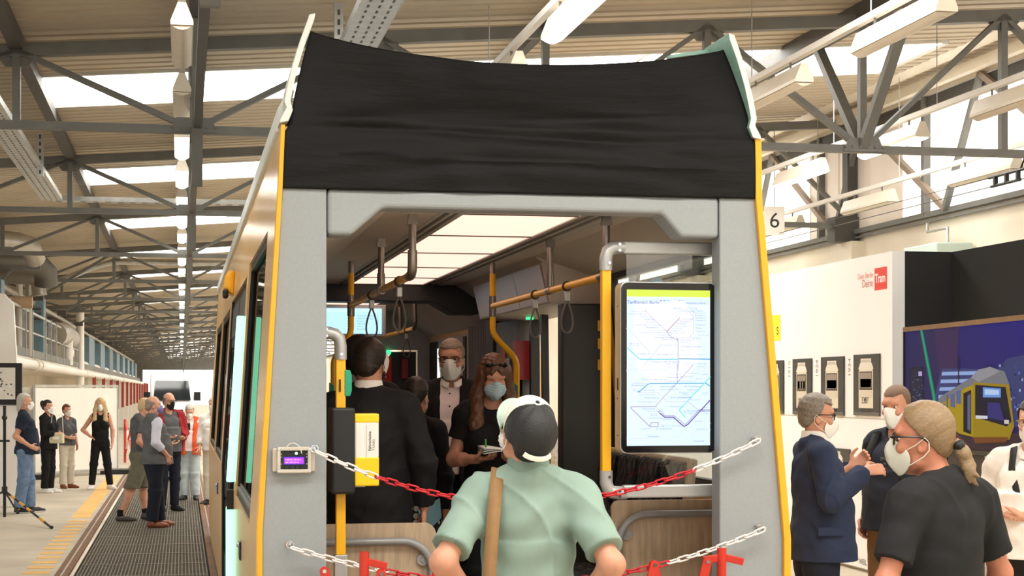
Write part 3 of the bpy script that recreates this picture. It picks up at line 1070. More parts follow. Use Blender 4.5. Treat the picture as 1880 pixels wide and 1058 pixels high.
while yy < 90:
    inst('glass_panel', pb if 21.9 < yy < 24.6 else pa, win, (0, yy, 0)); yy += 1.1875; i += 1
q = MB(); q.box(9.9, 9.96, yy, 206, 4.24, 5.98); q.build('glass_panels_far', m_wallgl, win, kind='stuff')
wt = empty('wall_bracing', (9.78, 0, 0), kind='structure')
br = []
q = MB(); q.beam((0, 0, 4.22), (0, 1.0 - 2.0, 5.8), .075, .075, (1, 0, 0)); br.append(q.mesh('brace', m_steel))
q = MB(); q.beam((0, 0, 4.22), (0, 2.8, 5.8), .075, .075, (1, 0, 0)); br.append(q.mesh('brace', mat('brace_brown', (150, 134, 120), .6, noise=(5, .1))))
q = MB(); q.beam((0, .02, 4.22), (0, .02, 5.8), .09, .1, (1, 0, 0)); br.append(q.mesh('wall_post', m_steel))
for k in range(14):
    y = 12.95 + 3.8 * k
    inst('brace', br[0], wt, (0, y, 0)); inst('brace', br[1], wt, (0, y, 0)); inst('wall_post', br[2], wt, (.06, y + .7, 0))
cl = []
for k in range(-1, 12):
    y = Y1 + BAY * k
    q = MB(); q.box(-.06, .1, y - .1, y + .1, 4.05, 5.8); q.box(-.28, .1, y - .15, y + .15, 4.05, 4.42)
    o = q.build('wall_column', m_steel_d if k >= 0 else m_steel_d, wt)
# plaster pilasters below the rail
b = MB()
for k in range(-1, 12):
    y = Y1 + BAY * k
    b.box(9.7, 9.9, y - .3, y + .3, 0, 4.05)
b.build('pilaster', m_conc2, wr)
b = MB(); b.box(-9.2, -9, 28, 210, -.2, 4.7); b.box(-9.2, -9, -26, 28, 4.2, 4.7)
for i in range(9): b.box(-9.2, -9, -26 + 6.75 * i - .6, -26 + 6.75 * i + .6, -.2, 4.2)  # unseen piers; openings between them added to let daylight reach the tram side
b.build('wall_left', mat('wall_left_paint', (222, 214, 198), .8, noise=(.5, .2)), kind='structure')
# far gable over the open gate
b = MB(); b.box(-9.2, 10.2, 206, 206.3, 4.25, 6.4); b.box(-9.2, -4.6, 206, 206.3, 0, 4.25); b.box(4.6, 10.2, 206, 206.3, 0, 4.25); b.build('wall_far', m_steel, kind='structure')
b = MB(); b.box(-40, 40, 206.4, 420, -.25, -.05); b.box(-60, -9.2, -40, 206.4, -.25, -.05); b.build('ground_outside', mat('yard', (226, 220, 210), .9, noise=(.2, .1)), kind='structure')

# ================================================================ LUMINAIRES
def lamp_meshes(lit):
    h = MB(); L = 1.62
    prof = [(-.03, .17), (.03, .17), (.085, .03), (.085, .0), (-.085, .0), (-.085, .03)]
    h.prism(prof, 'y', 0, L)
    d = MB(); n = 8
    arc = [(-.078 + .156 * i / n, -.004 - .03 * math.sin(math.pi * i / n)) for i in range(n + 1)]
    d.prism(arc, 'y', .02, L - .02)
    c = MB()
    for yy in (.45, 1.2): c.box(-.006, .006, yy - .006, yy + .006, .26, .30)
    w = MB()
    for yy in (.35, 1.3):
        w.tube([(0, yy, .17), (0, yy, .25)], .012, 6)
    return h.mesh('housing', m_cream), d.mesh('diffuser', m_tube if lit else m_opal), w.mesh('bracket', m_steel)
LL, LU = lamp_meshes(True), lamp_meshes(False)
trunk_w = MB()
def lamp(x, y, z, lit, label, group):
    t = empty('trough_luminaire', (x, y, z), 0, label, 'lamp', group)
    hm, dm, wm = LL if lit else LU
    inst('housing', hm, t); inst('diffuser', dm, t); inst('bracket', wm, t)
    return t
def trunk(x, y0, y1, z, label, m=m_white, step=2.9):
    t = empty('lighting_trunking', (x, y0, z), 0, label, 'cable trunking')
    q = MB(); q.beam((0, 0, .26), (0, y1 - y0, .26), .06, .055); q.build('rail', m, t)
    w = MB(); yy = 1.0
    while yy < y1 - y0:
        w.cyl((0, yy, .28), (0, yy, zr(x) - z), .0055, n=5); yy += step
    w.build('suspension_chain', m_galv, t, kind='stuff')
    return t
ORD = ['first', 'second', 'third', 'fourth', 'fifth', 'sixth', 'seventh', 'eighth', 'ninth', 'tenth', 'eleventh', 'twelfth']
for i in range(44):
    lamp(0, 12.95 + 2.9 * i, 4.6, i >= 2, ('unlit grey hanging luminaire, nearest of the central row', 'unlit grey hanging luminaire, second of the central row')[i] if i < 2 else ('lit hanging luminaire, %s from the near end of the central row' % ORD[i] if i < 12 else 'lit white luminaire in the far part of the central row'), 'central row of hanging luminaires')
trunk(0, 12.4, 142, 4.6, 'white trunking of the central lamp row above the pit track')
for i, y in enumerate((11.35, 14.25)):
    lamp(2.85, y, 4.6, True, ('bright lit luminaire hanging just above the black cloth' if i == 0 else 'lit luminaire behind the one above the black cloth'), 'luminaires above the tram')
trunk(2.85, 6, 40, 4.6, 'white trunking running over the tram above the black cloth')
for i, y in enumerate((11.42, 14.28, 17.2)):
    lamp(5.45, y, 4.6, False, ('unlit cream trough luminaire nearest the top right corner', 'unlit cream trough luminaire beside the mint tram flange', 'unlit trough luminaire hidden partly behind the tram edge')[i], 'luminaires right of the tram')
trunk(5.45, 6, 40, 4.6, 'white trunking slanting from top right down to the tram flange')
for i in range(7):
    lamp(7.9, 14.25 + 2.9 * i, 4.6, i > 0, ('cream luminaire in front of the bright wall glazing, at the right edge' if i == 0 else 'lit luminaire, %s of the row in front of the wall columns' % ORD[i]), 'luminaires along the right wall columns')
trunk(7.9, 10, 40, 4.6, 'white trunking in front of the right wall columns')
for i in range(6):
    lamp(9.25, 17.6 + 3.4 * i, 4.35, False, 'low cream luminaire, %s of the row close under the wall glazing' % ORD[i], 'luminaires close to the right wall')
trunk(9.25, 14, 42, 4.35, 'white trunking close under the wall glazing')
t = empty('number_sign', (8.53, 23.58, 4.34), R(-22), 'white hanging sign with the black number 6 by the right wall', 'sign')
q = MB(); q.box(-.15, .15, -.01, .01, -.22, .2); q.build('board', m_white, t)
q = MB(); letters(q, '6', .32, (0, -.013, -.11), (1, 0, 0), (0, 0, 1), align='C'); q.build('numeral', m_black, t, fix=False)
q = MB(); q.cyl((0, 0, .2), (0, 0, 1.4), .006, n=5); q.build('hanger', m_steel, t)
# overhead wire with a black insulator clamp
t = empty('contact_wire', (8.6, 10, 4.05), 0, 'thin overhead wires with a black ladder-shaped clamp by the right wall', 'wire')
q = MB(); q.cyl((0, 0, 0), (0, 36, 0), .006, n=5); q.cyl((0, 0, .1), (0, 36, .1), .005, n=5); q.build('wire', m_steel_d, t)
q = MB()
for yy in (6.35, 6.6, 6.85): q.box(-.02, .02, yy - .02, yy + .02, 0, .1)
q.cyl((0, 6.2, .1), (0, 7.0, .1), .018, n=6); q.cyl((0, 6.3, 0), (0, 6.95, 0), .018, n=6); q.cyl((0, 6.3, .1), (0, 6.2, .22), .012, n=6); q.build('clamp', m_black, t)

# ================================================================ CABLE TRAYS AND STRUTS
def tray(name, pts, w, label, holes=True):
    t = empty(name, pts[0], 0, label, 'cable tray')
    for a, c in zip(pts[:-1], pts[1:]):
        A = Vector(a) - Vector(pts[0]); C = Vector(c) - Vector(pts[0])
        q = MB(); d = (C - A).normalized(); sd = d.cross(Vector((0, 0, 1))).normalized()
        q.beam(A, C, w, .006)
        for s_ in (-1, 1): q.beam(A + sd * s_ * w / 2 + Vector((0, 0, .03)), C + sd * s_ * w / 2 + Vector((0, 0, .03)), .006, .07)
        q.build('tray_section', m_galv, t)
        if holes:
            h = MB(); L = (C - A).length; n = int(L / .18)
            for i in range(n):
                for s_ in (-.28, 0, .28):
                    p = A + d * (i + .5) * L / n + sd * s_ * w + Vector((0, 0, -.0045))
                    h.beam(p - d * .04, p + d * .04, .018, .001)
            h.build('slots', m_steel_d, t, kind='stuff')
    return t
tray('cable_tray', [(-1.93, 14.5, 4.72), (-1.93, 26.4, 4.72)], .3, 'galvanised cable tray running down the hall at the far left')
tray('cable_tray', [(-1.93, 26.5, 4.72), (3.2, 26.5, 4.72)], .22, 'galvanised cable tray crossing the hall behind the tram roof')
tray('cable_tray', [(1.42, 9.5, 4.66), (1.42, 15.5, 4.66)], .3, 'perforated cable tray above the left part of the black cloth')
tray('cable_tray', [(8.0, 12.6, 5.35), (10.0, 12.6, 5.35)], .25, 'dark cable tray in the top right corner')
def strut(x, y, z0, z1, label):
    t = empty('hanger_strut', (x, y, z0), 0, label, 'strut')
    q = MB(); q.box(-.04, .04, -.03, .03, 0, z1 - z0); q.build('channel', m_galv, t)
    q = MB(); n = int((z1 - z0) / .09)
    for i in range(n): q.box(-.012, .012, -.033, -.03, .03 + i * .09, .08 + i * .09)
    q.build('slots', m_steel_d, t, kind='stuff')
strut(-1.79, 22.5, 4.6, 5.35, 'slotted galvanised strut hanging at the left cable tray')
strut(1.4, 15.4, 4.6, zr(1.4), 'slotted galvanised strut above the left end of the black cloth')
strut(.03, 11.6, 4.9, zr(0), 'slotted strut at the top of the central lamp row')
tt = tag(MB().tube([(-2.95, 40, 4.25), (-2.0, 40, 4.68), (-1.55, 40, 4.81), (1.2, 40, 4.81)], .07, 8).build('conduit_pipe', m_galv, smooth=True), 'bent grey conduit pipe crossing under the far trusses', 'pipe')
# ================================================================ LEFT GALLERY
t = empty('gallery', (-3.35, 30, 0), 0, 'white gallery with grey railing along the left side of the hall', 'gallery')
q = MB(); q.box(-4.6, 0, 0, 110, 2.46, 2.6); q.build('deck', m_cream, t)
q = MB(); q.box(-.02, .02, 0, 110, 2.58, 2.76); q.build('toe_board', m_steel, t)
q = MB(); q.beam((0, 0, 3.6), (0, 27, 3.6), .05, .05); q.beam((0, 0, 3.15), (0, 27, 3.15), .035, .035); q.build('handrail', m_galv, t)
pm = MB(); pm.box(-.045, .045, -.045, .045, 2.6, 3.66); pm = pm.mesh('railing_post', m_galv)
for y in (1.5, 4.5, 8, 9.6, 13.4, 15.2, 17, 20, 23, 26): inst('railing_post', pm, t, (0, y, 0))
t = empty('ventilation_pipe', (-3.2, 24, 2.4), 0, 'long white pipe with collars under the gallery edge', 'pipe')
q = MB(); q.cyl((0, 0, 0), (0, 120, 0), .11, n=14); q.build('pipe', m_white, t, smooth=True)
for y in (14.5, 15.6, 34, 52, 70): q = MB(); q.cyl((0, y, 0), (0, y + .5, 0), .135, n=14); q.build('collar', m_cream, t, smooth=True)
tag(MB().cyl((-3.3, 57.5, 0), (-3.3, 57.5, 4.45), .13, n=14).build('pipe_column', m_white, smooth=True), 'upright white column at the end of the gallery railing', 'column')
# ducts over the gallery
def duct(pts, r, m, label, name='duct'):
    return tag(MB().tube(pts, r, 14).build(name, m, smooth=True), label, 'duct')
m_duct = mat('duct_grey', (176, 170, 160), .4, .4, noise=(2, .12))
duct([(-4.6, 30, 4.28), (-3.5, 31, 4.5), (-3.05, 33, 4.62), (-2.86, 33.6, 4.6), (-2.8, 34, 4.4)], .2, m_duct, 'large grey duct elbow at the left edge under the roof')
duct([(-5.2, 36, 4.55), (-3.6, 36.5, 4.55), (-3.0, 36.9, 4.52), (-2.85, 37.2, 4.35), (-2.85, 37.3, 4.1)], .25, mat('duct_dark', (108, 106, 100), .5, .3, noise=(2, .12)), 'dark grey duct bend behind the large elbow')
duct([(-4.6, 38, 4.3), (-3.25, 38, 4.3), (-3.08, 38, 4.2), (-3.04, 38, 3.9)], .16, m_duct, 'mid-sized pale duct elbow over the blue cabinet')
duct([(-4.8, 37, 3.7), (-3.2, 37, 3.7), (-3.1, 37, 3.7)], .13, mat('duct_tan', (188, 158, 126), .5, noise=(3, .1)), 'tan pipe stub below the pale duct elbow')
duct([(-3.35, 39, 2.6), (-3.35, 39, 4.3)], .07, m_duct, 'thin upright grey pipe left of the white column')
duct([(-3.55, 39, 2.6), (-3.55, 39, 4.3)], .07, m_white, 'thin upright white pipe beside the grey one')
duct([(-3.5, 49, 3.4), (-3.5, 52, 3.55), (-3.55, 56, 3.5)], .33, m_duct, 'thick pale duct lying behind the railing')
duct([(-3.4, 53, 2.6), (-3.4, 53, 3.3), (-3.4, 53.2, 3.42)], .15, m_white, 'white vertical duct with rounded cap behind the railing')
duct([(-3.62, 30, 3.95), (-3.62, 46, 4.0), (-3.6, 80, 4.0), (-3.6, 130, 4.0)], .07, m_duct, 'long pipe running away above the gallery railing')
duct([(-3.75, 58, 3.1), (-3.75, 130, 3.1)], .16, m_white, 'long white duct running away past the white column')
duct([(-3.5, 58, 2.75), (-3.5, 130, 2.75)], .14, m_white, 'lower long white duct past the white column')
t = empty('pipe_bracket', (-3.4, 35, 4.2), 0, 'grey pipe bracket beam sticking out at the left', 'bracket')
q = MB(); q.beam((-1.6, 0, .1), (.62, 0, .1), .09, .09); q.beam((-.9, 0, .1), (-.2, 0, -.55), .05, .05); q.beam((.1, 0, .1), (-.25, 0, -.3), .05, .05); q.build('arm', m_steel, t)
for i, (x, y, z0, z1, w) in enumerate(((-3.95, 34.5, 2.6, 4.02, 1.0), (-3.75, 43.5, 2.6, 4.12, .8))):
    t = empty('switch_cabinet', (x, y, z0), 0, ('blue-grey switch cabinet with louvres on the gallery at the left edge', 'smaller blue-grey cabinet behind the railing near the white column')[i], 'cabinet', 'blue-grey gallery cabinets')
    q = MB(); q.box(-w / 2, w / 2, -.3, .3, 0, z1 - z0); q.build('body', m_grey_blue, t, bev=.02)
    q = MB()
    for j in range(3): q.box(w * .1, w * .42, -.315, -.3, (z1 - z0) * .8 - j * .12, (z1 - z0) * .84 - j * .12)
    q.build('louvre', m_steel_d, t)
# red and white posts and blue doors that recede below the gallery
m_stripe = mat('post_red', (176, 60, 48), .5, noise=(6, .1))
for i in range(14):
    y = 64 + 7.6 * i
    t = empty('gallery_post', (-3.25, y, 0), 0, 'white post with a red side, %s of the row below the gallery' % (ORD[i] if i < 12 else ('second last', 'last')[i - 12]), 'post', 'posts below the gallery')
    q = MB(); q.box(-.14, .14, -.12, .12, 0, 2.45); q.build('shaft', m_white, t)
    q = MB(); q.box(.02, .15, -.128, -.12, .9, 2.42); q.build('red_strip', m_stripe, t)
q = MB()
q.box(-6.2, -6.1, 28, 200, 0, 4.4); q.build('wall_gallery', m_conc2, kind='structure')
for i in range(8):
    y = 66 + 9 * i
    t = empty('gallery_locker', (-3.55, y, 2.6), 0, 'blue-grey locker, %s of the receding row on the gallery' % ORD[i], 'cabinet', 'far blue-grey lockers')
    q = MB(); q.box(-.2, .2, -2, 2, 0, 1.2); q.build('body', m_grey_blue, t)
# steel stays over the gallery
for i in range(6):
    y = Y1 + BAY * (3 + i)
    t = empty('gallery_stay', (-3.15, y, 3.9), 0, 'steel stay, %s from the near end, from a gallery pipe up to a roof truss' % ORD[i], 'steelwork', 'gallery steelwork')
    q = MB(); q.beam((0, 0, 0), (1.55, 0, .98), .05, .06); q.build('diagonal_bar', m_steel, t)
    q = MB(); q.box(-.12, .12, -.1, .1, -.06, .06); q.build('clamp_plate', m_steel_d, t)

# ================================================================ BOARDS, KIOSK, STANDS ON THE LEFT
t = empty('partition_screen', (-2.2, 37.2, 0), 0, 'large white fabric partition screen behind the blonde woman', 'screen')
A, C = Vector((-.80, -1.0, 0)), Vector((.80, 1.0, 0))
q = MB(); q.beam(A + Vector((0, 0, 1.0)), C + Vector((0, 0, 1.0)), .02, 1.78, (0, 0, 1)); q.build('fabric', m_white, t)
q = MB()
for p in (A, C): q.beam(p + Vector((0, 0, .02)), p + Vector((0, 0, 1.95)), .05, .05)
for z in (.11, 1.93): q.beam(A + Vector((0, 0, z)), C + Vector((0, 0, z)), .045, .05)
q.build('frame', m_galv, t)
for p in (A, C):
    q = MB(); q.box(p.x - .35, p.x + .35, p.y - .35, p.y + .35, 0, .1); q.build('foot_plate', m_black, t)
t = empty('partition_screen', (-3.3, 36.3, 0), 0, 'narrow white partition screen left of the large one', 'screen')
q = MB(); q.box(-.32, .26, -.01, .01, .1, 1.9); q.build('fabric', m_white, t)
q = MB(); q.box(.26, .31, -.03, .03, 0, 1.95); q.box(-.37, -.32, -.03, .03, 0, 1.95); q.build('frame', m_galv, t)
t = empty('info_kiosk', (-2.72, 27.6, 0), 0, 'tall white kiosk with a black framed picture at the left edge', 'kiosk')
q = MB(); q.box(-.3, .2, 0, .35, 0, 1.62); q.build('base', m_white, t, bev=.02)
q = MB(); q.box(-.35, .25, -.06, .05, 1.62, 2.27); q.build('frame', m_black, t, bev=.01)
q = MB(); q.prism([(-.35, 2.27), (.17, 2.27), (.12, 3.2), (-.02, 3.36), (-.35, 3.38)], 'y', -.05, .12); q.build('header', m_white, t)
pr = print_mat('print_flat')
a = Art((-.35, -.063, 1.7), (1, 0, 0), (0, 0, 1), .5, .5)
a.rect(0, 0, 1, 1, (222, 216, 204))
for i in range(26):
    u, v = random.random() * .85 + .05, random.random() * .85 + .05
    a.rect(u, v, u + .05, v + .035, random.choice([(60, 56, 50), (160, 60, 40), (120, 110, 90), (190, 150, 90)]), True)
a.build('picture', pr, t)
t = empty('light_stand', (-2.5, 25.2, 0), 0, 'black tripod stand with a yellow-striped leg beside the kiosk', 'tripod')
q = MB(); q.cyl((0, 0, .02), (0, 0, 1.62), .022, n=8); q.build('pole', m_black, t, smooth=True)
q = MB(); q.cyl((0, 0, .36), (0, 0, .46), .04, n=8); q.box(-.07, .07, -.015, .015, 1.1, 1.13); q.sphere((0, 0, 1.45), .04); q.build('collar', m_black, t)
m_yb = mat('leg_yellow', (230, 168, 60), .5)
for i, (dx, dy) in enumerate(((.80, -2.0), (-.7, .5), (.1, .9))):
    A = Vector((0, 0, .40)); Bp = Vector((dx, dy, .015))
    q = MB(); q.tube([A, Bp], .016 if i == 0 else .014, 8); lg = q.build('leg', m_black, t, smooth=True)
    if i == 0:
        for u0, u1 in ((.16, .24), (.34, .44), (.5, .58), (.76, .86)): q = MB(); q.tube([A.lerp(Bp, u0), A.lerp(Bp, u1)], .019, 8); q.build('yellow_band', m_yb, lg, smooth=True)
    q = MB(); q.sphere(Bp + Vector((0, 0, .005)), .025); q.build('rubber_foot', m_rubber, lg)
# expanding red-and-white gate by the pit in the distance
def scissor(name, loc, rz, n, step, hgt, label, group, hw=.02):
    t = empty(name, loc, rz, label, 'barrier', group)
    mw = m_white
    for i in range(n):
        for sgn in (0, 1):
            x0 = i * step; x1 = x0 + step
            za, zb = (.12, hgt) if sgn == 0 else (hgt, .12)
            q = MB(); y = .012 if sgn else -.012
            A, Bp = Vector((x0, y, za)), Vector((x1, y, zb))
            for k in range(4):
                q.beam(A.lerp(Bp, k / 4), A.lerp(Bp, (k + 1) / 4), .012, .045, (0, 1, 0), m=k % 2)
            q.build('lattice_slat', [m_red, mw], t)
    q = MB()
    for x in (0, n * step): q.beam((x, 0, 0), (x, 0, hgt + .05), .05, .05)
    q.build('upright', m_red, t)
    return t
scissor('scissor_barrier', (-1.42, 44, 0), R(-70), 2, .6, 1.05, 'distant red and white folding barrier behind the man in shorts', None)
# distant white van
t = empty('delivery_van', (-.45, 79, 0), 0, 'white delivery van parked far down the hall', 'van')
m_van = mat('van_white', (240, 240, 238), .3)
prof = [(0, .35), (0, .95), (.25, 1.1), (1.0, 1.25), (1.75, 2.35), (2.3, 2.6), (5.6, 2.6), (5.7, .35)]
q = MB(); q.prism([(y, z) for y, z in prof], 'x', -1.0, 1.0); q.build('body', m_van, t, bev=.08)
q = MB(); q.add([(-.85, 1.03, 1.33), (.85, 1.03, 1.33), (.76, 1.68, 2.26), (-.76, 1.68, 2.26)], [(0, 1, 2, 3)]); q.v = [(x, y - .03, z + .02) for x, y, z in q.v]; q.build('windscreen', mat('van_glass', (30, 36, 40), .1), t)
q = MB(); q.box(-.5, .5, -.03, .0, .72, .94); q.box(-.92, .92, -.04, 0, .36, .52); q.build('grille', m_black, t)
for sx in (-1, 1):
    q = MB(); q.box(sx * .62, sx * .95, -.02, .1, .78, 1.0) if sx > 0 else q.box(-.95, -.62, -.02, .1, .78, 1.0); q.build('headlamp', mat('headlamp', (200, 205, 210), .15), t)
    q = MB(); q.box(sx * 1.0, sx * 1.3, 1.15, 1.25, 1.35, 1.75) if sx > 0 else q.box(-1.3, -1.0, 1.15, 1.25, 1.35, 1.75); q.build('mirror', m_black, t)
    for y in (.95, 4.6):
        q = MB(); q.cyl((sx * .78, y, .35), (sx * 1.0, y, .35), .35, n=16); q.build('wheel', m_rubber, t)

# ================================================================ EXHIBITION WALL AND VIDEO WALL
m_exh = mat('exhibition_board', (246, 246, 248), .5, noise=(.6, .02))
t = empty('exhibition_wall', (6.78, 15.4, 0), 0, 'long white exhibition wall with framed old tram photographs and red tram logo', 'exhibition wall')
q = MB(); q.box(0, .12, 0, 8.2, .04, 3.2); q.build('panel', m_exh, t)
q = MB(); q.box(-.003, .125, -.004, 0, .04, 3.2); q.build('edge_strip', mat('edge_grey', (206, 204, 202), .4), t)
q = MB(); q.box(-.002, .0, .0, 8.2, 1.555, 1.567); q.build('seam', mat('seam_grey', (190, 186, 180), .5), t)
def wy(y): return -(y - 15.4)          # wall coordinate: u grows towards the camera
lg = Art((-.002, 0, 0), (0, -1, 0), (0, 0, 1))
RED = (226, 60, 48)
lg.rect(wy(15.83), 2.84, wy(15.53), 3.06, RED)
lg.text('Tram', wy(15.815), 2.915, .125, (255, 250, 246), bold=.02, sx=.92)
lg.text('Dein Berlin', wy(15.87), 2.975, .085, (236, 150, 138), align='R')
lg.text('Deine', wy(15.87), 2.885, .115, (214, 120, 112), align='R')
lg.rect(wy(19.6), 2.42, wy(18.53), 2.72, (250, 226, 40))
lg.text('s', wy(18.66), 2.49, .2, (30, 30, 30), align='L')
for yr, yc in (('1910', 18.2), ('1924', 17.35), ('1934', 16.44)):
    lg.text(yr, wy(yc), 1.98, .1, (150, 150, 150), rot=math.pi / 2)
lg.text('WEIL WIR DICH LIEBEN', wy(16.22), .075, .085, (110, 106, 100))
lg.build('lettering', pr, t)
def old_tram(nm, y0, y1, z0, z1, body, num, windows):
    """framed photograph of an old tram front"""
    o = empty('tram_photograph', (6.765, (y0 + y1) / 2, (z0 + z1) / 2), R(-90), nm, 'picture', 'old tram photographs')
    w, h = abs(y1 - y0), z1 - z0
    q = MB(); q.box(-w / 2, w / 2, -.004, .012, -h / 2, h / 2); q.build('board', mat('photo_dark', (58, 58, 56), .4, noise=(5, .2)), o)
    a = Art((-w / 2, -.0045, -h / 2), (1, 0, 0), (0, 0, 1), w, h)
    C1, dk = body, (70, 62, 56)
    a.rect(0, 0, 1, .06, (96, 96, 94))
    a.poly([(.22, .12), (.78, .12), (.78, .72), (.74, .78), (.26, .78), (.22, .72)], C1)
    a.poly([(.2, .76), (.8, .76), (.72, .86), (.28, .86)], (226, 222, 212))
    a.rect(.3, .85, .7, .93, (228, 224, 216)); a.rect(.33, .865, .67, .915, (196, 190, 180))
    a.rect(.25, .42, .75, .72, dk)
    for u0, u1 in windows: a.rect(u0, .45, u1, .70, (150, 140, 128)); a.rect(u0 + .02, .46, u1 - .02, .6, (104, 84, 74), True)
    a.rect(.26, .30, .74, .40, (214, 206, 190)); a.rect(.3, .06, .7, .12, (44, 44, 44))
    a.poly([(.47 + .04 * math.cos(i * .63), .26 + .02 * math.sin(i * .63)) for i in range(10)], (60, 60, 60))
    a.text(num, .33, .2, w * .14, (70, 66, 60), align='L')
    a.build('print', pr, o)
W1 = [(.28, .43), (.45, .56), (.58, .72)]; W2 = [(.27, .73)]
old_tram('leftmost framed old tram photograph, cut off by the tram edge', 18.4, 18.95, 1.575, 2.19, (206, 200, 182), '', W1)
old_tram('framed photograph of a pale three-window tram, labelled 1910', 17.52, 18.09, 1.575, 2.195, (216, 208, 186), '2976', W1)
old_tram('framed photograph of a tram with one wide window, labelled 1924', 16.6, 17.23, 1.58, 2.2, (220, 214, 196), '', W2)
old_tram('framed photograph of a cream tram, labelled 1934, nearest the wall corner', 15.68, 16.33, 1.59, 2.208, (224, 218, 202), '3307', W2)
old_tram('small tram picture below the row, behind the suited man', 16.44, 17.23, .78, 1.235, (236, 234, 226), '', W2)
t = empty('booth_wall', (6.9, 15.4, 0), 0, 'black cloth covered booth wall behind the large screen', 'booth wall')
m_blk = mat('black_cloth_wall', (24, 23, 22), .95, noise=(2, .15), bump=(300, .2, .002))
q = MB(); q.box(0, .5, 0, .08, .02, 3.2); q.build('back_panel', m_blk, t)
q = MB(); q.box(.5, .58, -5.2, .08, .02, 3.2); q.build('side_panel', m_blk, t)
# video wall
t = empty('video_screen', (6.136, 12.514, 0), R(-90) - math.atan2(.2095, 2.557), 'large screen showing a yellow tram in a night city', 'screen')
HW = 1.45
q = MB(); q.box(-HW, HW, 0, .09, 1.34, 2.4); q.build('housing', m_black, t, bev=.01)
q = MB(); q.box(-HW, HW, -.012, 0, 2.36, 2.4); q.build('top_trim', mat('trim_brown', (112, 78, 36), .4, noise=(9, .3)), t)
q = MB(); q.box(-HW, -HW + .02, -.012, 0, 1.34, 2.36); q.box(-HW, HW, -.014, 0, 1.34, 1.375); q.build('bezel', m_black, t)
sc = Art((-HW + .03, -.003, 1.38), (1, 0, 0), (0, 0, 1), 2 * HW - .03, .98)
sc.pt = lambda u, v: sc.o + sc.ux * (.89 * (u * 14.8 / (u * 14.8 + (1 - u) * 12.25) if u < 1 else 1 + (u - 1) * 8) * sc.w) + sc.uy * (v * sc.h) + sc.n * (sc.k * sc.step)
sc.mb.add([sc.pt(0, 0), sc.pt(1, 0), sc.pt(1, 1), sc.pt(0, 1)], [(0, 1, 2, 3)], 0, [(40, 30, 66), (40, 30, 84), (30, 22, 122), (26, 24, 92)])
sc.mb.add([sc.pt(1, 0), sc.pt(1.0139, 0), sc.pt(1.0139, 1), sc.pt(1, 1)], [(0, 1, 2, 3)], 0, [(40, 30, 84), (40, 30, 84), (30, 22, 122), (30, 22, 122)])
sc.poly([(.10, 1), (.3, 1), (.42, .25), (.16, .25)], (38, 30, 84)); sc.poly([(.24, 1), (.46, 1), (.42, .5), (.3, .5)], (56, 34, 84))
sc.poly([(.125, 1), (.15, 1), (.28, .32), (.245, .32)], (20, 112, 92)); sc.poly([(.132, 1), (.143, 1), (.268, .32), (.255, .32)], (30, 168, 128))
sc.rect(.04, .2, .155, .68, (22, 24, 46)); sc.rect(.055, .2, .15, .66, (30, 34, 60))
for i in range(26): 
    u = .06 + .085 * random.random(); v = .28 + .3 * random.random(); sc.rect(u, v, u + .012, v + .008, random.choice([(120, 140, 190), (80, 100, 160), (150, 140, 120)]), True)
sc.rect(.115, .6, .145, .64, (190, 170, 220))
sc.poly([(.26, .3), (.26, .46), (.31, .66), (.78, .64), (.86, .72), (1, .74), (1, .2), (.3, .2)], (58, 64, 116))
for i in range(5):
    sc.poly([(.27 + .01 * i, .34 + .065 * i), (.62, .36 + .06 * i), (.62, .39 + .06 * i), (.275 + .01 * i, .37 + .065 * i)], random.choice([(112, 148, 214), (150, 176, 226), (84, 108, 178)]))
for i in range(60):
    u = .62 + .38 * random.random(); v = .3 + .38 * random.random(); sc.rect(u, v, u + .016, v + .02, random.choice([(90, 110, 190), (60, 70, 130), (150, 160, 210), (36, 40, 84)]), True)
for i in range(12): 
    u = .28 + .3 * random.random(); sc.rect(u, .3, u + .012, .36, random.choice([(200, 90, 110), (160, 190, 240), (220, 200, 210)]), True)
sc.rect(.448, .46, .458, .76, (20, 20, 30))
sc.poly([(0, 0), (1, 0), (1, .16), (.62, .12), (.25, .28), (0, .26)], (62, 44, 50)); sc.poly([(.2, .05), (.55, .02), (.46, .1), (.3, .24)], (104, 64, 52)); sc.poly([(.1, .02), (.3, 0), (.34, .14), (.26, .24)], (76, 62, 84))
Yw = (176, 148, 24)
sc.poly([(.25, .32), (.52, .50), (.58, .55), (.58, .10), (.46, .12), (.25, .26)], Yw)
sc.poly([(.25, .32), (.3, .42), (.56, .58), (.62, .64), (.72, .66), (.84, .62), (.88, .52), (.58, .52), (.52, .5)], (122, 122, 128)); sc.poly([(.56, .58), (.62, .64), (.72, .66), (.8, .62), (.62, .54)], (150, 148, 156))
sc.poly([(.58, .54), (.88, .52), (.92, .2), (.88, .1), (.58, .08)], (160, 132, 20))
sc.poly([(.595, .52), (.85, .5), (.9, .24), (.86, .2), (.595, .26)], (18, 20, 40)); sc.poly([(.66, .5), (.81, .49), (.81, .42), (.66, .42)], (112, 156, 232)); sc.poly([(.675, .485), (.795, .478), (.795, .44), (.675, .44)], (190, 214, 250))
sc.poly([(.7, .38), (.8, .38), (.84, .24), (.7, .26)], (50, 48, 120)); sc.rect(.6, .25, .7, .275, (220, 220, 230)); sc.rect(.84, .22, .88, .25, (220, 210, 200))
for (u0, u1, v0, v1, w0, w1) in ((.265, .30, .2, .3, .3, .34), (.31, .345, .2, .3, .32, .37), (.39, .43, .2, .21, .42, .45), (.44, .48, .2, .2, .45, .48)):
    sc.poly([(u0, w0 - .08), (u1, w0 - .09), (u1, w1), (u0, w0 + .02)], (92, 104, 150))
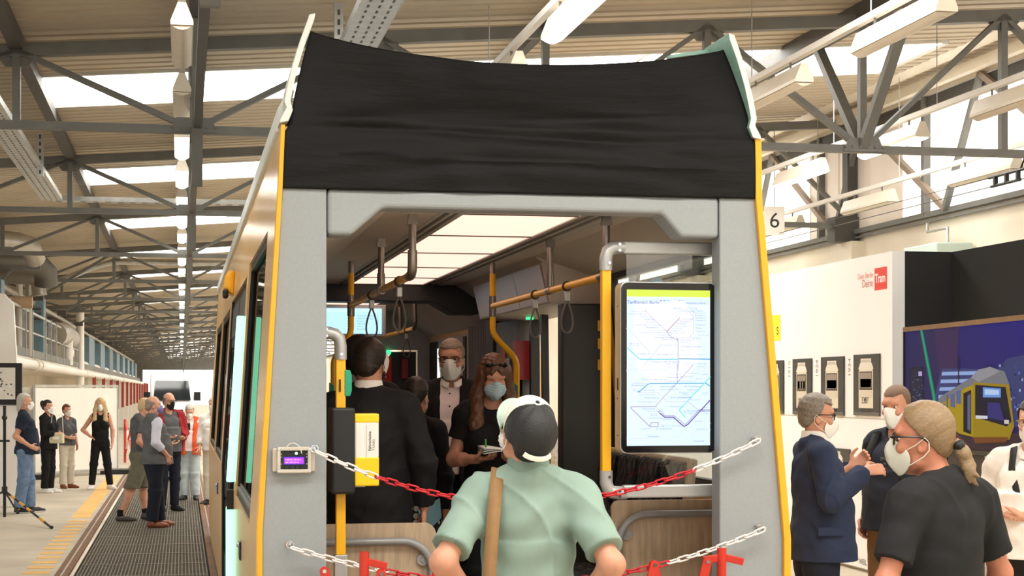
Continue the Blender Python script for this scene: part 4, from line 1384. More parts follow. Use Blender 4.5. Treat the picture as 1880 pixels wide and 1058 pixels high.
sc.poly([(.5, .14), (.565, .12), (.565, .48), (.5, .45)], (26, 24, 30)); sc.poly([(.535, .16), (.56, .15), (.56, .45), (.535, .43)], (92, 96, 140)); sc.rect(.36, .2, .372, .44, (92, 92, 96))
sc.poly([(.58, .1), (.88, .12), (.86, .08), (.6, .05)], (120, 70, 30))
pe = print_mat('screen_picture', .66, .6); pe.node_tree.nodes['Principled BSDF'].inputs['Specular IOR Level'].default_value = .08; pe.node_tree.nodes['Principled BSDF'].inputs['Base Color'].default_value = (.002, .002, .002, 1)
sc.build('picture', pe, t)
q = MB(); q.box(-.45, .45, .02, .3, .02, 1.34); q.build('stand', m_black, t)
q = MB(); q.box(.5, .58, -.05, .05, .02, 1.34); q.build('upright', m_galv, t)
t = empty('ceiling_projector', (9.6, 20.4, 3.62), 0, 'pale green box with a bent pipe on the right wall above the black booth', 'device')
q = MB(); q.box(-.25, .25, -.5, .5, -.1, .1); q.build('body', mat('pale_green', (190, 206, 196), .4), t, bev=.02)
q = MB(); q.tube([(0, -.3, .1), (0, -.3, .3), (0, .3, .3), (0, .3, .42)], .02, 8); q.build('pipe', m_galv, t, smooth=True)
# ================================================================ THE TRAM MOCK-UP
m_yel = mat('tram_yellow', (250, 200, 126), .28, noise=(1.2, .04))
m_yel.node_tree.nodes['Principled BSDF'].inputs['Coat Weight'].default_value = .5; m_yel.node_tree.nodes['Principled BSDF'].inputs['Coat Roughness'].default_value = .18
m_lip = mat('tram_edge_yellow', (246, 178, 40), .4)
m_gry = mat('front_grey', (156, 161, 163), .55, noise=(60, .04), bump=(260, .12, .002))
m_gry_in = mat('interior_grey', (190, 188, 186), .55, noise=(3, .05))
m_beige = mat('interior_beige', (206, 196, 184), .5, noise=(2, .04))
m_dkgry = mat('interior_dark', (48, 47, 47), .55, noise=(5, .1))
m_mint = mat('fibreglass_mint', (150, 196, 180), .45, noise=(12, .08))
m_fwh = mat('fibreglass_white', (226, 230, 224), .45, noise=(9, .05))
m_pole = mat('pole_yellow', (250, 186, 22), .3)
m_silver = mat('bracket_silver', (182, 182, 180), .35, .35, noise=(60, .03))
m_steelp = mat('brushed_steel', (150, 142, 134), .3, .8, noise=(40, .08))
m_wood = mat('wood_laminate', (186, 164, 136), .5, noise=(6, .22), stretch=(9, 9, .8))
m_tub = mat('grey_tube', (150, 150, 150), .3, .1)
m_lpan = mat('ceiling_light', (255, 214, 194), .4, emit=1.08)
m_led = mat('led_mint', (150, 255, 212), .3, emit=1.6)
m_gls = glass('window_glass', (248, 250, 249), .02)
m_glsd = glass('window_glass_dark', (126, 130, 128), .05, cap=.22)
m_chrome = mat('chrome', (210, 212, 216), .15, 1.0)
m_cloth = mat('black_cover_cloth', (9, 8, 8), .7, noise=(3, .15), bump=(7, .5, .02), spec=.3, stretch=(.5, 1, 2.2))
tram = empty('tram', (1.62, 7.87, 0), 0, 'yellow tram mock-up section with open grey front and black cloth over its top', 'tram')
TO = Vector((1.62, 7.87, 0))
PROF = [(.335, .10), (.335, 1.2), (.435, 2.79), (.452, 3.07)]
PROFR = [(2.928, .10), (2.928, 1.1), (2.775, 2.79), (2.77, 3.07)]
def px(z, P=PROF):
    for (x0, z0), (x1, z1) in zip(P[:-1], P[1:]):
        if z0 <= z <= z1: return x0 + (x1 - x0) * (z - z0) / (z1 - z0)
    return P[-1][0]
def side_poly(z0, z1, P, th):
    zs = [z0] + [z for _, z in P if z0 < z < z1] + [z1]
    o = [(px(z, P), z) for z in zs]
    return o + [(x + th, z) for x, z in reversed(o)]
def tm(b):
    b.v = [(x - TO.x, y - TO.y, z - TO.z) for x, y, z in b.v]; return b
def tb(b, name, m, parent=None, **k):
    return tm(b).build(name, m, parent or tram, **k)
def side(P, th, spans, name, m):
    for (y0, y1, z0, z1) in spans:
        b = MB(); b.prism(side_poly(z0, z1, P, th), 'y', y0 + .003, y1 - .003); tb(b, name, m)
YE = 21.6
LW = [(8.62, 10.95, 1.17, 2.655), (15.2, 18.0, 1.2, 2.58), (18.2, 21.2, 1.2, 2.58)]
side(PROF, .05, [(7.87, 8.62, .1, 3.07), (8.62, 10.95, .1, 1.17), (8.62, 10.95, 2.655, 3.07), (10.95, 11.3, .1, 3.07), (11.3, 14.7, 2.6, 3.07), (14.7, 15.2, .1, 3.07),
                 (15.2, 21.2, .1, 1.2), (15.2, 21.2, 2.58, 3.07), (18.0, 18.2, 1.2, 2.58), (21.2, YE, .1, 3.07)], 'side_panel', m_yel)
side(PROFR, -.05, [(7.87, 8.3, .1, 3.07), (8.3, 10.7, .1, 1.3), (8.3, 10.7, 2.62, 3.07), (10.7, 11.25, .1, 3.07), (11.25, 13.3, 2.5, 3.07), (13.3, YE, .1, 3.07)], 'side_panel', m_yel)
def side_window(y0, y1, z0, z1, P, sgn, gm):
    fr = MB(); w = .055
    for (a, b_, c, d) in ((y0, y1, z0, z0 + w), (y0, y1, z1 - w, z1), (y0, y0 + w, z0, z1), (y1 - w, y1, z0, z1)):
        fr.prism([(x + sgn * .012, z) for x, z in side_poly(c, d, P, sgn * .05)], 'y', a, b_)
    o = tb(fr, 'window_frame', m_black)
    g = MB(); g.prism([(x + sgn * .032, z) for x, z in side_poly(z0 + w * .8, z1 - w * .8, P, sgn * .008)], 'y', y0 + w * .8, y1 - w * .8)
    tb(g, 'window_pane', gm, o)
    return o
for w in LW: side_window(*w, PROF, 1, m_glsd)
side_window(8.3, 10.7, 1.3, 2.62, PROFR, -1, m_gls)
# window rubber ledges at the near left window
b = MB()
for i, dx in enumerate((.0, .018)): b.prism([(px(1.17) + .01 + dx, 1.22 + dx), (px(1.17) + .05, 1.22 + dx), (px(1.17) + .05, 1.235 + dx), (px(1.17) + .01 + dx, 1.235 + dx)], 'y', 8.68, 10.9)
tb(b, 'window_ledge', m_steel)
# left door leaves with the lit edges
for (y0, y1) in ((11.36, 12.95), (13.0, 14.66)):
    b = MB(); b.prism([(x + .02, z) for x, z in side_poly(.25, 2.58, PROF, .04)], 'y', y0, y1); d = tb(b, 'door_leaf', m_dkgry)
    b = MB(); b.prism([(x + .012, z) for x, z in side_poly(.5, 2.2, PROF, .01)], 'y', y0 + .1, y1 - .1); tb(b, 'door_glass', m_glsd, d)
    b = MB(); b.prism([(x + .012, z) for x, z in side_poly(2.28, 2.54, PROF, .01)], 'y', y0 + .06, y1 - .06); tb(b, 'door_top_panel', m_steel_d, d)
for z0, z1 in ((.14, 1.08), (1.24, 2.34)):
    b = MB(); b.prism([(px(z0) - .05, z0), (px(z0) + .002, z0), (px(z1) + .002, z1), (px(z1) - .05, z1)], 'y', 11.31, 11.345); tb(b, 'led_strip', m_led, bev=.01)
b = MB(); b.box(px(1.1) - .045, px(1.1), 11.29, 11.34, 1.06, 1.19); b.cyl((px(1.1) - .022, 11.285, 1.125), (px(1.1) - .022, 11.3, 1.125), .018); tb(b, 'door_button', m_black)
b = MB(); b.prism(side_poly(.2, 2.62, PROF, .02), 'y', 14.66, 14.72); tb(b, 'door_seal', m_black)
for y, z in ((9.9, .92), (16.2, .92)):
    b = MB(); b.box(.322, .34, y - .06, y + .06, z - .055, z + .055); o = tb(b, 'panel_latch', mat('latch_blue', (44, 58, 84), .2, .4), bev=.02)
    b = MB(); b.sphere((.32, y - .02, z + .03), .012); tb(b, 'latch_pin', m_chrome, o, smooth=True)
b = MB(); b.prism([(.345, 2.70), (.43, 2.64), (.44, 2.86), (.385, 2.86), (.352, 2.81)], 'y', 14.4, 14.75); o = tb(b, 'mirror_housing', m_lip, bev=.03)
b = MB(); b.box(.335, .385, 14.37, 14.5, 2.62, 2.70); tb(b, 'mirror_lens', m_black, o, bev=.02)
b = MB(); b.prism([(.43, 3.06), (.47, 3.06), (.52, 3.26), (.50, 3.28), (.44, 3.17)], 'y', 7.99, YE); tb(b, 'roof_edge', m_fwh, bev=.01)
b = MB(); b.prism([(2.79, 3.06), (2.75, 3.06), (2.70, 3.26), (2.72, 3.28), (2.78, 3.17)], 'y', 7.99, YE); tb(b, 'roof_edge', m_fwh, bev=.01)
b = MB(); b.box(.47, 2.75, 8.0, YE, 3.08, 3.14); tb(b, 'roof_skin', m_steel)
# --- grey front frame
def lerp2(a, b_, t): return (a[0] + (b_[0] - a[0]) * t, a[1] + (b_[1] - a[1]) * t)
b = MB(); b.prism([(.362, .12), (.66, .12), (.66, 2.787), (.452, 2.787), (.362, 1.19)], 'y', 7.87, 8.0); tb(b, 'front_pillar', m_gry, bev=.008)
b = MB(); b.prism([(2.568, .12), (2.892, .12), (2.892, 1.12), (2.748, 2.787), (2.568, 2.787)], 'y', 7.87, 8.0); tb(b, 'front_pillar', m_gry, bev=.008)
b = MB(); b.prism([(.664, 2.787), (.664, 2.572), (.775, 2.572), (.923, 2.702), (2.276, 2.702), (2.375, 2.59), (2.564, 2.59), (2.564, 2.787)], 'y', 7.87, 8.06); tb(b, 'front_header', m_gry, bev=.02, seg=3)
b = MB(); b.prism([(.338, .1), (.364, .1), (.364, 1.19), (.456, 2.787), (.468, 3.075), (.448, 3.075), (.434, 2.79), (.338, 1.2)], 'y', 7.845, 7.90); tb(b, 'front_edge', m_lip, bev=.004)
b = MB(); b.prism([(2.926, .1), (2.89, .1), (2.89, 1.12), (2.745, 2.79), (2.742, 3.075), (2.774, 3.075), (2.778, 2.79), (2.926, 1.12)], 'y', 7.845, 7.90); tb(b, 'front_edge', m_lip, bev=.004)
# --- fibreglass flanges above
LFo = [(.440, 3.08), (.445, 3.10), (.473, 3.15), (.463, 3.18), (.478, 3.26), (.495, 3.33), (.535, 3.465), (.578, 3.585)]
LFi = [(.606, 3.592), (.60, 3.56), (.565, 3.47), (.524, 3.335), (.505, 3.25), (.492, 3.18), (.502, 3.14), (.482, 3.09)]
b = MB(); b.prism(LFo + LFi, 'y', 7.83, 8.22); tb(b, 'front_flange', m_fwh, bev=.003)
RFo = [(3.206 - x + .002, z - .012) for x, z in LFo]; RFi = [(3.206 - x, z - .012) for x, z in LFi]
b = MB(); b.prism(RFo + RFi, 'y', 7.83, 8.22)
for i in range(len(b.f)): b.m[i] = 0
o = tb(b, 'front_flange', [m_fwh, m_mint], bev=.003)
for p in o.data.polygons:
    if p.normal.x < -.5: p.material_index = 1
b = MB(); b.prism([(2.40, 3.53), (2.60, 3.565), (2.61, 3.55), (2.40, 3.515)], 'y', 8.16, 8.22); tb(b, 'flange_return', m_mint)
# --- black cloth
def cloth_pt(u, v):
    zt = 3.535 - .095 * math.sin(math.pi * min(1, max(0, u))) ** .8 - .01 * u
    if v < .62:
        t = v / .62; z = zt + (3.085 - zt) * t
        zz = (z - 3.085) / .5
        xl = .492 + .115 * max(0, zz) ** 1.3; xr = 2.73 - .13 * max(0, zz) ** 1.25
        cur = .11 * math.sin(math.pi * u) ** .7 * math.sin(min(1, 1.15 * (1 - t)) * math.pi * .5)
        lean = .10 * (1 - t) ** 1.3
        y = 7.86 + lean + cur
    else:
        t = (v - .62) / .38; z = 3.085 + (2.782 - 3.085) * t
        xl = .462 - .012 * t; xr = 2.752; xl = xl + (.492 - .462) * max(0, 1 - t * 6); xr = xr - .022 * max(0, 1 - t * 6)
        y = 7.862 - .008 * math.sin(math.pi * t)
    x = xl + (xr - xl) * u
    e = min(1, 6 * u, 6 * (1 - u))
    wr = .006 * math.sin(34 * z + 2.2 * math.sin(3.1 * x) + 1.5 * x) * math.exp(-((z - 3.12) / .10) ** 2) + .004 * math.sin(52 * z + 3 * math.sin(2.3 * x + 1)) * math.exp(-((z - 2.95) / .12) ** 2) + .004 * math.sin(9 * x + 14 * z + 2 * math.sin(5 * x))
    wr += .016 * math.exp(-((x - .78) / .17) ** 2 - ((z - 3.11) / .028) ** 2) - .012 * math.exp(-((z - 3.06 - .02 * math.sin(2.4 * x)) / .025) ** 2)
    wr += .012 * math.exp(-((z - 3.14 - .05 * (x - 1.7)) / .014) ** 2) * math.exp(-((x - 1.95) / .35) ** 2)
    wr += .007 * math.exp(-((z - 2.93 + .012 * (x - 1.6)) / .008) ** 2)
    return (x, y - 1.35 * wr * e, z)
b = MB(); b.sheet(cloth_pt, 120, 70)
cl_o = tm(b).build('cloth_cover', m_cloth, None, smooth=True); cl_o.location = TO
tag(cl_o, 'black cloth stretched over the top of the tram front', 'cloth')
sd = cl_o.modifiers.new('thick', 'SOLIDIFY'); sd.thickness = .006
# --- interior shell
b = MB(); b.box(.40, 2.87, 8.0, YE, .22, .30); tb(b, 'tram_floor', mat('tram_floor_grey', (70, 70, 72), .7, noise=(40, .2)))
b = MB(); b.box(.40, 2.86, 7.9, YE, .05, .22); tb(b, 'underframe', m_black)
ZC = 2.75
LXa, LXb = 1.40, 2.0
b = MB(); b.box(.66, LXa - .13, 8.0, 14.2, ZC - .01, ZC + .03); b.box(LXb + .2, 2.30, 8.0, 14.2, ZC - .01, ZC + .03); tb(b, 'ceiling_side', m_beige)
b = MB(); b.box(LXa - .14, LXb + .21, 8.0, 14.3, ZC + .045, ZC + .1); tb(b, 'ceiling_channel', m_dkgry)
for x0, x1 in ((LXa - .13, LXa - .105), (LXa - .075, LXa - .055), (LXa - .03, LXa), (LXb, LXb + .03), (LXb + .07, LXb + .09), (LXb + .13, LXb + .2)):
    b = MB(); b.box(x0, x1, 8.0, 14.2, ZC - .012, ZC + .05); tb(b, 'ceiling_rail', m_gry_in)
ys = [8.1, 8.45, 9.65, 10.9, 12.2, 13.35, 14.2]
for y0, y1 in zip(ys[:-1], ys[1:]):
    b = MB(); b.box(LXa + .004, LXb - .004, y0 + .011, y1 - .011, ZC - .006, ZC + .01); tb(b, 'light_panel', m_lpan)
    b = MB(); b.box(LXa, LXb, y0 - .007, y0 + .007, ZC - .012, ZC + .0); tb(b, 'panel_joint', m_steel_d)
ys = [14.7, 15.9, 17.1, 18.3]
b = MB(); b.box(.9, LXa - .002, 14.6, 19, ZC - .01, ZC + .03); b.box(LXb + .002, 2.30, 14.6, 19, ZC - .01, ZC + .03); tb(b, 'ceiling_side', m_beige)
for y0, y1 in zip(ys[:-1], ys[1:]):
    b = MB(); b.box(LXa + .004, LXb - .004, y0 + .011, y1 - .011, ZC - .006, ZC + .01); tb(b, 'light_panel', m_lpan)
b = MB(); b.box(.5, 2.8, 8.0, 19, ZC + .1, ZC + .14); tb(b, 'ceiling_backing', m_dkgry)
# coves
b = MB(); b.prism([(2.30, ZC - .01), (2.74, 2.60), (2.785, 2.60), (2.785, ZC + .05), (2.30, ZC + .05)], 'y', 8.06, 11.0); tb(b, 'cove', m_beige)
b = MB(); b.prism([(2.30, ZC - .01), (2.36, 2.70), (2.42, 2.43), (2.80, 2.40), (2.80, ZC + .05), (2.30, ZC + .05)], 'y', 11.0, 13.75); o = tb(b, 'overhead_locker', m_beige, bev=.004)
b = MB(); b.prism([(2.352, 2.69), (2.358, 2.69), (2.415, 2.44), (2.409, 2.44)], 'y', 11.08, 12.0); tb(b, 'locker_flap', mat('flap_lilac', (204, 200, 206), .4), o)
b = MB(); b.prism([(2.352, 2.69), (2.358, 2.69), (2.415, 2.44), (2.409, 2.44)], 'y', 12.02, 13.7); tb(b, 'locker_flap', mat('flap_lilac', (204, 200, 206), .4), o)
b = MB(); b.prism([(2.30, ZC - .01), (2.76, 2.44), (2.80, 2.44), (2.80, ZC + .05), (2.30, ZC + .05)], 'y', 13.75, 19.0); tb(b, 'cove', m_gry_in)
b = MB(); b.prism([(1.0, ZC - .01), (.55, 2.5), (.5, 2.5), (.5, ZC + .05), (1.0, ZC + .05)], 'y', 8.06, 19.0); tb(b, 'cove', m_beige)
b = MB(); b.cyl((2.6, 12.6, 2.405), (2.6, 12.6, 2.385), .03); tb(b, 'signal_lamp', mat('lamp_green', (60, 230, 140), .3, emit=1.5))
# portal of the joint between the sections
b = MB(); b.prism([(.5, ZC + .05), (.5, 2.60), (2.10, 2.60), (2.28, 2.50), (2.5, 2.50), (2.5, ZC + .05)], 'y', 14.25, 14.6); tb(b, 'joint_portal', m_dkgry, bev=.01)
b = MB()
for i in range(14): b.box(2.66, 2.80, 14.62 + i * .085, 14.67 + i * .085, .3, 2.45)
b.box(2.76, 2.80, 14.6, 15.85, .3, 2.45); tb(b, 'joint_bellows', mat('bellows_grey', (122, 118, 122), .6), kind='stuff')
b = MB(); b.box(2.62, 2.80, 14.25, 14.6, .3, 2.5); tb(b, 'joint_post', m_dkgry)
b = MB(); b.box(2.64, 2.8, 13.3, 14.2, .3, 2.42); tb(b, 'door_pillar', mat('pillar_grey', (92, 90, 92), .5))
# right inner wall beyond the joint
b = MB(); b.box(2.76, 2.82, 15.85, 19.0, .3, 2.45); tb(b, 'inner_wall', m_gry_in)
for y0, y1, m in ((16.45, 16.6, m_dkgry), (16.9, 17.0, m_lip), (18.35, 18.9, m_dkgry)):
    b = MB(); b.box(2.745, 2.762, y0, y1, .6 if m is not m_lip else 1.9, 2.38 if m is not m_lip else 2.15); tb(b, 'wall_slit', m)
b = MB(); b.box(2.74, 2.758, 18.2, 18.28, 1.4, 2.3); tb(b, 'slit_window', mat('slit_light', (250, 250, 244), .4, emit=.9))
b = MB(); b.box(2.60, 2.76, 13.15, 13.3, 1.93, 2.24); tb(b, 'red_box', mat('box_red', (150, 30, 36), .4))
b = MB(); b.box(2.63, 2.645, 13.75, 13.95, 1.75, 2.2); tb(b, 'red_notice', mat('box_red2', (170, 34, 40), .4))
# end wall of the mock-up
b = MB(); b.box(1.78, 2.28, 18.95, 19.0, .3, 2.75); b.box(2.28, 2.8, 18.95, 19.0, 2.30, 2.75); b.box(.5, 1.78, 18.95, 19.0, .3, 1.3); b.box(.5, 1.78, 18.95, 19.0, 2.45, 2.75); b.box(2.62, 2.8, 18.95, 19.0, .3, 2.3); o = tb(b, 'end_wall', mat('end_wall_grey', (166, 166, 166), .55))
b = MB(); b.box(2.3, 2.6, 18.96, 18.99, .3, 2.28); tb(b, 'end_door', m_dkgry, o)
a = Art((2.12 - TO.x, 18.945 - TO.y, 1.93), (1, 0, 0), (0, 0, 1), .2, .3)
a.rect(0, 0, 1, 1, (206, 34, 36)); a.rect(.3, .35, .7, .75, (240, 226, 222)); a.rect(.38, .45, .62, .62, (206, 34, 36)); a.rect(.3, .18, .7, .24, (240, 226, 222)); a.build('red_sign', pr, o)
b = MB(); b.box(2.1, 2.32, 18.93, 18.95, 1.78, 1.88); tb(b, 'white_sign', m_white, o)
b = MB(); b.cyl((2.28, 18.94, 2.27), (2.28, 18.9, 2.27), .03); tb(b, 'signal_lamp', MATS['lamp_green'], o)
b = MB(); b.box(2.43, 2.5, 18.9, 18.96, 1.98, 2.2); tb(b, 'red_box', MATS['box_red'], o)
# screen hung from the ceiling
a = Art((.95 - TO.x, 15.44 - TO.y, 2.365), (1, 0, 0), (0, 0, 1), .85, .23)
a.rect(0, 0, 1, 1, (186, 234, 252)); a.rect(0, .86, 1, 1, (200, 240, 252))
a.text('Alexander Platz', .02, .76, .045, (60, 120, 190)); a.text('Rosenthaler Platz', .12, .3, .03, (120, 150, 170))
for i in range(6):
    v = .68 - .105 * i
    a.rect(.63, v, .648, v + .05, (90, 70, 150)); a.text(('M2', 'M4', 'M5', 'M6', 'U5', 'S7')[i], .67, v, .022, (90, 110, 170)); a.text(('Hackescher Markt', 'Hohenschönhausen', 'Zingster Str', 'Hellersdorf', 'Hönow', 'Ahrensfelde')[i], .73, v, .02, (110, 140, 180)); a.text(str(2 + i), .95, v, .022, (90, 110, 170))
pl = print_mat('screen_light', 1.0, .3)
b = MB(); b.box(.92, 1.84, 15.45, 15.52, 2.34, 2.63); o = tb(b, 'destination_screen', m_gry_in, bev=.006)
a.build('display', pl, o)
# handrails under the ceiling
def tubep(pts, r, name, m, n=12, parent=None):
    b = MB(); b.tube(pts, r, n); return tb(b, name, m, parent, smooth=True)
def arc(c, r, a0, a1, ex, ey, n=8):
    return [tuple(Vector(c) + Vector(ex) * r * math.cos(a0 + (a1 - a0) * i / n) + Vector(ey) * r * math.sin(a0 + (a1 - a0) * i / n)) for i in range(n + 1)]
RZ = 2.435
def handrail(x, yn, ym, yf, bend, name='handrail'):
    rail = tubep([(x, yn + .1, RZ), (x, yf, RZ)], .0205, 'handrail', m_pole)
    tubep([(x, yn, 2.72), (x, yn, 2.55)], .019, 'rail_hanger', m_steelp, parent=rail)
    tubep([(x, yn, 2.56)] + [(x, yn, 2.50)] + arc((x, yn + .065, RZ + .065), .065, math.pi, 1.5 * math.pi, (0, 1, 0), (0, 0, 1)) + [(x, yn + .13, RZ)], .0245, 'rail_elbow', m_steelp, parent=rail)
    b = MB(); b.prism([(-.028, 0), (.028, 0), (.018, .06), (-.018, .06)], 'y', -.02, .02); b.v = [(p[0] + x, p[1] + yn, p[2] + 2.69) for p in b.v]; tb(b, 'rail_foot', m_steelp, rail)
    tubep([(x, ym, 2.72), (x, ym, RZ)], .019, 'rail_hanger', m_steelp, parent=rail)
    tubep([(x, ym, RZ + .1), (x, ym, RZ)], .0235, 'rail_tee', m_steelp, parent=rail); tubep([(x, ym - .05, RZ), (x, ym + .05, RZ)], .0255, 'rail_tee', m_steelp, parent=rail)
    b = MB(); b.prism([(-.028, 0), (.028, 0), (.018, .06), (-.018, .06)], 'y', -.02, .02); b.v = [(p[0] + x, p[1] + ym, p[2] + 2.69) for p in b.v]; tb(b, 'rail_foot', m_steelp, rail)
    if bend:
        dx = bend
        pts = [(x, yf, 2.66), (x, yf, 2.3)] + [(x + dx * (1 - math.cos(math.pi * i / 10)) / 2, yf, 2.28 - .26 * i / 10) for i in range(11)] + [(x + dx, yf, 1.9), (x + dx, yf, .3)]
        p = tubep(pts, .021, 'grab_pole', m_pole)
        tubep([(x, yf, 2.74), (x, yf, 2.65)], .019, 'pole_top', m_steelp, parent=p)
        tubep([(x, yf, RZ + .07), (x, yf, RZ - .075)], .0255, 'rail_clamp', m_steelp, parent=p)
        b = MB(); b.prism([(-.012, -.06), (.02, -.04), (.02, .04), (-.012, .06)], 'y', -.02, .02); b.v = [(p_[0] + x + dx - .02, p_[1] + yf - .02, p_[2] + 1.84) for p_ in b.v]; tb(b, 'stop_button', mat('button_green', (24, 140, 96), .4), p)
    return rail
def strap(x, y, rail):
    b = MB(); b.cyl((x, y - .012, RZ), (x, y + .012, RZ), .029, n=14); o = tb(b, 'strap_ring', m_dkgry, rail, smooth=True)
    b = MB(); b.box(x - .016, x + .016, y - .012, y + .012, RZ - .085, RZ - .03); tb(b, 'strap_clip', m_silver, rail, bev=.006)
    pts = []
    for i in range(25):
        t = i / 24
        a_ = math.pi * 2 * t
        w = .046 * math.sin(a_) * (.12 + .88 * (math.sin(math.pi * t) ** 1.4))
        z = RZ - .075 - .19 * (1 - math.cos(a_)) / 2
        pts.append((x + w, y, z))
    b = MB(); b.tube(pts, .005, 6, rz=.006); tb(b, 'hand_strap', mat('strap_grey', (92, 84, 80), .5), rail, smooth=True)
rl = handrail(1.15, 8.52, 9.9, 11.7, -.12)
strap(1.15, 9.05, rl); strap(1.15, 10.4, rl)
rr = handrail(2.13, 8.38, 9.72, 11.6, .17)
strap(2.13, 9.28, rr); strap(2.13, 10.15, rr)
r3 = handrail(2.17, 15.9, 17.0, 18.6, 0)
strap(2.17, 16.0 + .5, r3)
# --- near left grab pole with validator and ticket machine
pole = tm(MB().box(.723, .769, 8.08, 8.126, 1.06, 2.04)).build('grab_pole', m_pole, tram, bev=.004)
b = MB(); b.box(.715, .777, 8.07, 8.136, .30, 1.06); tb(b, 'pole_socket', m_silver, pole, bev=.004)
pts = [(.655, 8.10, 2.125), (.70, 8.10, 2.125)] + arc((.70, 8.10, 2.07), .055, math.pi / 2, 0, (1, 0, 0), (0, 0, 1)) + [(.755 - .009, 8.10, 2.05), (.746, 8.10, 1.99)]
b = MB(); b.tube([(.655, 8.10, 2.123), (.69, 8.10, 2.123), (.72, 8.10, 2.115), (.74, 8.10, 2.095), (.746, 8.10, 2.06), (.746, 8.10, 1.995)], .031, 12, rz=.03); el_o = tb(b, 'corner_bracket', m_silver, smooth=True)
b = MB()
for x, z in ((.676, 2.14), (.676, 2.108), (.748, 2.02)): b.cyl((x, 8.065, z), (x, 8.072, z), .0075)
tb(b, 'screw', m_chrome, el_o)
b = MB(); b.box(.693, .806, 7.99, 8.2, 1.356, 1.765); vb = tb(b, 'ticket_validator', m_black, bev=.012)
b = MB(); b.box(.805, .9215, 8.02, 8.18, 1.394, 1.735); tk = tb(b, 'ticket_machine', m_white, bev=.008)
for z0, z1 in ((1.693, 1.7365), (1.392, 1.53)): b = MB(); b.box(.8045, .9225, 8.017, 8.183, z0, z1); tb(b, 'yellow_band', mat('ticket_yellow', (252, 208, 20), .35), tk, bev=.006)
a = Art((.805 - TO.x, 8.0195 - TO.y, 1.394), (1, 0, 0), (0, 0, 1), 1, 1)
a.rect(.0555, .04, .057, .29, (120, 110, 70))
a.text('Fahrscheine', .079, .165, .0195, (40, 40, 40), rot=math.pi / 2, bold=.012); a.text('Tickets', .096, .165, .0195, (110, 110, 108), rot=math.pi / 2); a.build('lettering', pr, tk)
b = MB(); b.box(.805, .86, 8.05, 8.15, 1.385, 1.394); tb(b, 'slot_plate', m_silver, tk)
b = MB(); b.prism([(.764, 1.82), (.790, 1.82), (.798, 1.845), (.798, 1.92), (.790, 1.944), (.764, 1.944)], 'y', 8.075, 8.11); tb(b, 'stop_button', mat('button_teal', (40, 160, 120), .4), pole, bev=.003)
b = MB(); b.box(.737, .745, 8.07, 8.085, 1.84, 1.90); tb(b, 'pole_slot', m_black, pole)
# --- near right grab pole, bars, monitor
pole = tm(MB().box(2.033, 2.079, 8.08, 8.126, 1.44, 2.45)).build('grab_pole', m_pole, tram, bev=.004)
b = MB(); b.tube([(2.056, 8.10, 2.44), (2.056, 8.10, 2.50), (2.066, 8.10, 2.535), (2.09, 8.10, 2.552), (2.13, 8.10, 2.555), (2.15, 8.10, 2.555)], .033, 12, rz=.031); o = tb(b, 'corner_bracket', m_silver, smooth=True)
b = MB(); b.box(2.14, 2.64, 8.075, 8.125, 2.522, 2.585); tb(b, 'cross_bar', m_silver, o, bev=.008)
b = MB(); b.tube([(2.058, 8.10, 1.45), (2.058, 8.10, 1.39), (2.068, 8.10, 1.36), (2.09, 8.10, 1.343), (2.13, 8.10, 1.34), (2.16, 8.10, 1.34)], .033, 12, rz=.031); o2 = tb(b, 'corner_bracket', m_silver, smooth=True)
b = MB(); b.box(2.14, 2.655, 8.075, 8.125, 1.315, 1.378); tb(b, 'cross_bar', m_silver, o2, bev=.008)
b = MB()
for x, z in ((2.118, 2.568), (2.118, 2.538), (2.066, 2.475), (2.615, 2.57), (2.615, 2.54), (2.066, 1.42), (2.118, 1.352), (2.118, 1.325), (2.635, 1.365), (2.635, 1.338)): b.cyl((x, 8.062, z), (x, 8.075, z), .0075)
tb(b, 'screw', m_chrome, o)
b = MB(); b.box(2.16, 2.64, 8.098, 8.104, 1.38, 2.52); tb(b, 'glass_screen', m_gls)
def rrect(x0, x1, z0, z1, r, n=6):
    P = []
    for cx, cz, a0 in ((x1 - r, z1 - r, 0), (x0 + r, z1 - r, math.pi / 2), (x0 + r, z0 + r, math.pi), (x1 - r, z0 + r, 1.5 * math.pi)):
        P += [(cx + r * math.cos(a0 + math.pi / 2 * i / n), cz + r * math.sin(a0 + math.pi / 2 * i / n)) for i in range(n + 1)]
    return P
mo = empty('map_monitor', (2.336, 7.955, 1.958), R(1.2), 'upright monitor in a silver case showing a tram network map', 'monitor')
b = MB(); b.prism(rrect(-.247, .247, -.419, .419, .035), 'y', .0, .095); cs = b.build('case', m_silver, mo, bev=.004)
b = MB(); b.prism(rrect(-.242, .242, -.414, .414, .034), 'y', -.004, .002); fr = b.build('front_glass', mat('monitor_black', (14, 14, 15), .12), mo)
b = MB(); b.box(-.2475, -.246, .03, .055, -.11, -.05); b.build('side_slot', m_black, cs)
b = MB()
for z in (.3, -.15, -.33): b.cyl((-.2475, .045, z), (-.249, .045, z), .004)
b.build('side_screw', m_steel_d, cs)
b = MB(); b.box(.247, .262, .03, .09, -.25, .25); b.build('side_mount', m_silver, mo)
MP = Art((-.2145, -.0048, -.381), (1, 0, 0), (0, 0, 1), .425, .761)
BG = (226, 242, 252)
MP.mb.add([MP.pt(0, 0), MP.pt(1, 0), MP.pt(1, 1), MP.pt(0, 1)], [(0, 1, 2, 3)], 0, [(214, 234, 252), (206, 232, 252), (218, 240, 252), (214, 236, 252)])
MP.rect(0, .955, 1, 1, (206, 232, 66)); MP.rect(0, .905, 1, .945, (206, 224, 250))
MP.poly([(.14, .48), (.3, .4), (.72, .42), (.86, .55), (.8, .8), (.7, .93), (.1, .92), (.06, .65)], (236, 243, 252))
MP.text('Tarifbereich Berlin', .005, .91, .0215, (78, 96, 176), bold=.01)
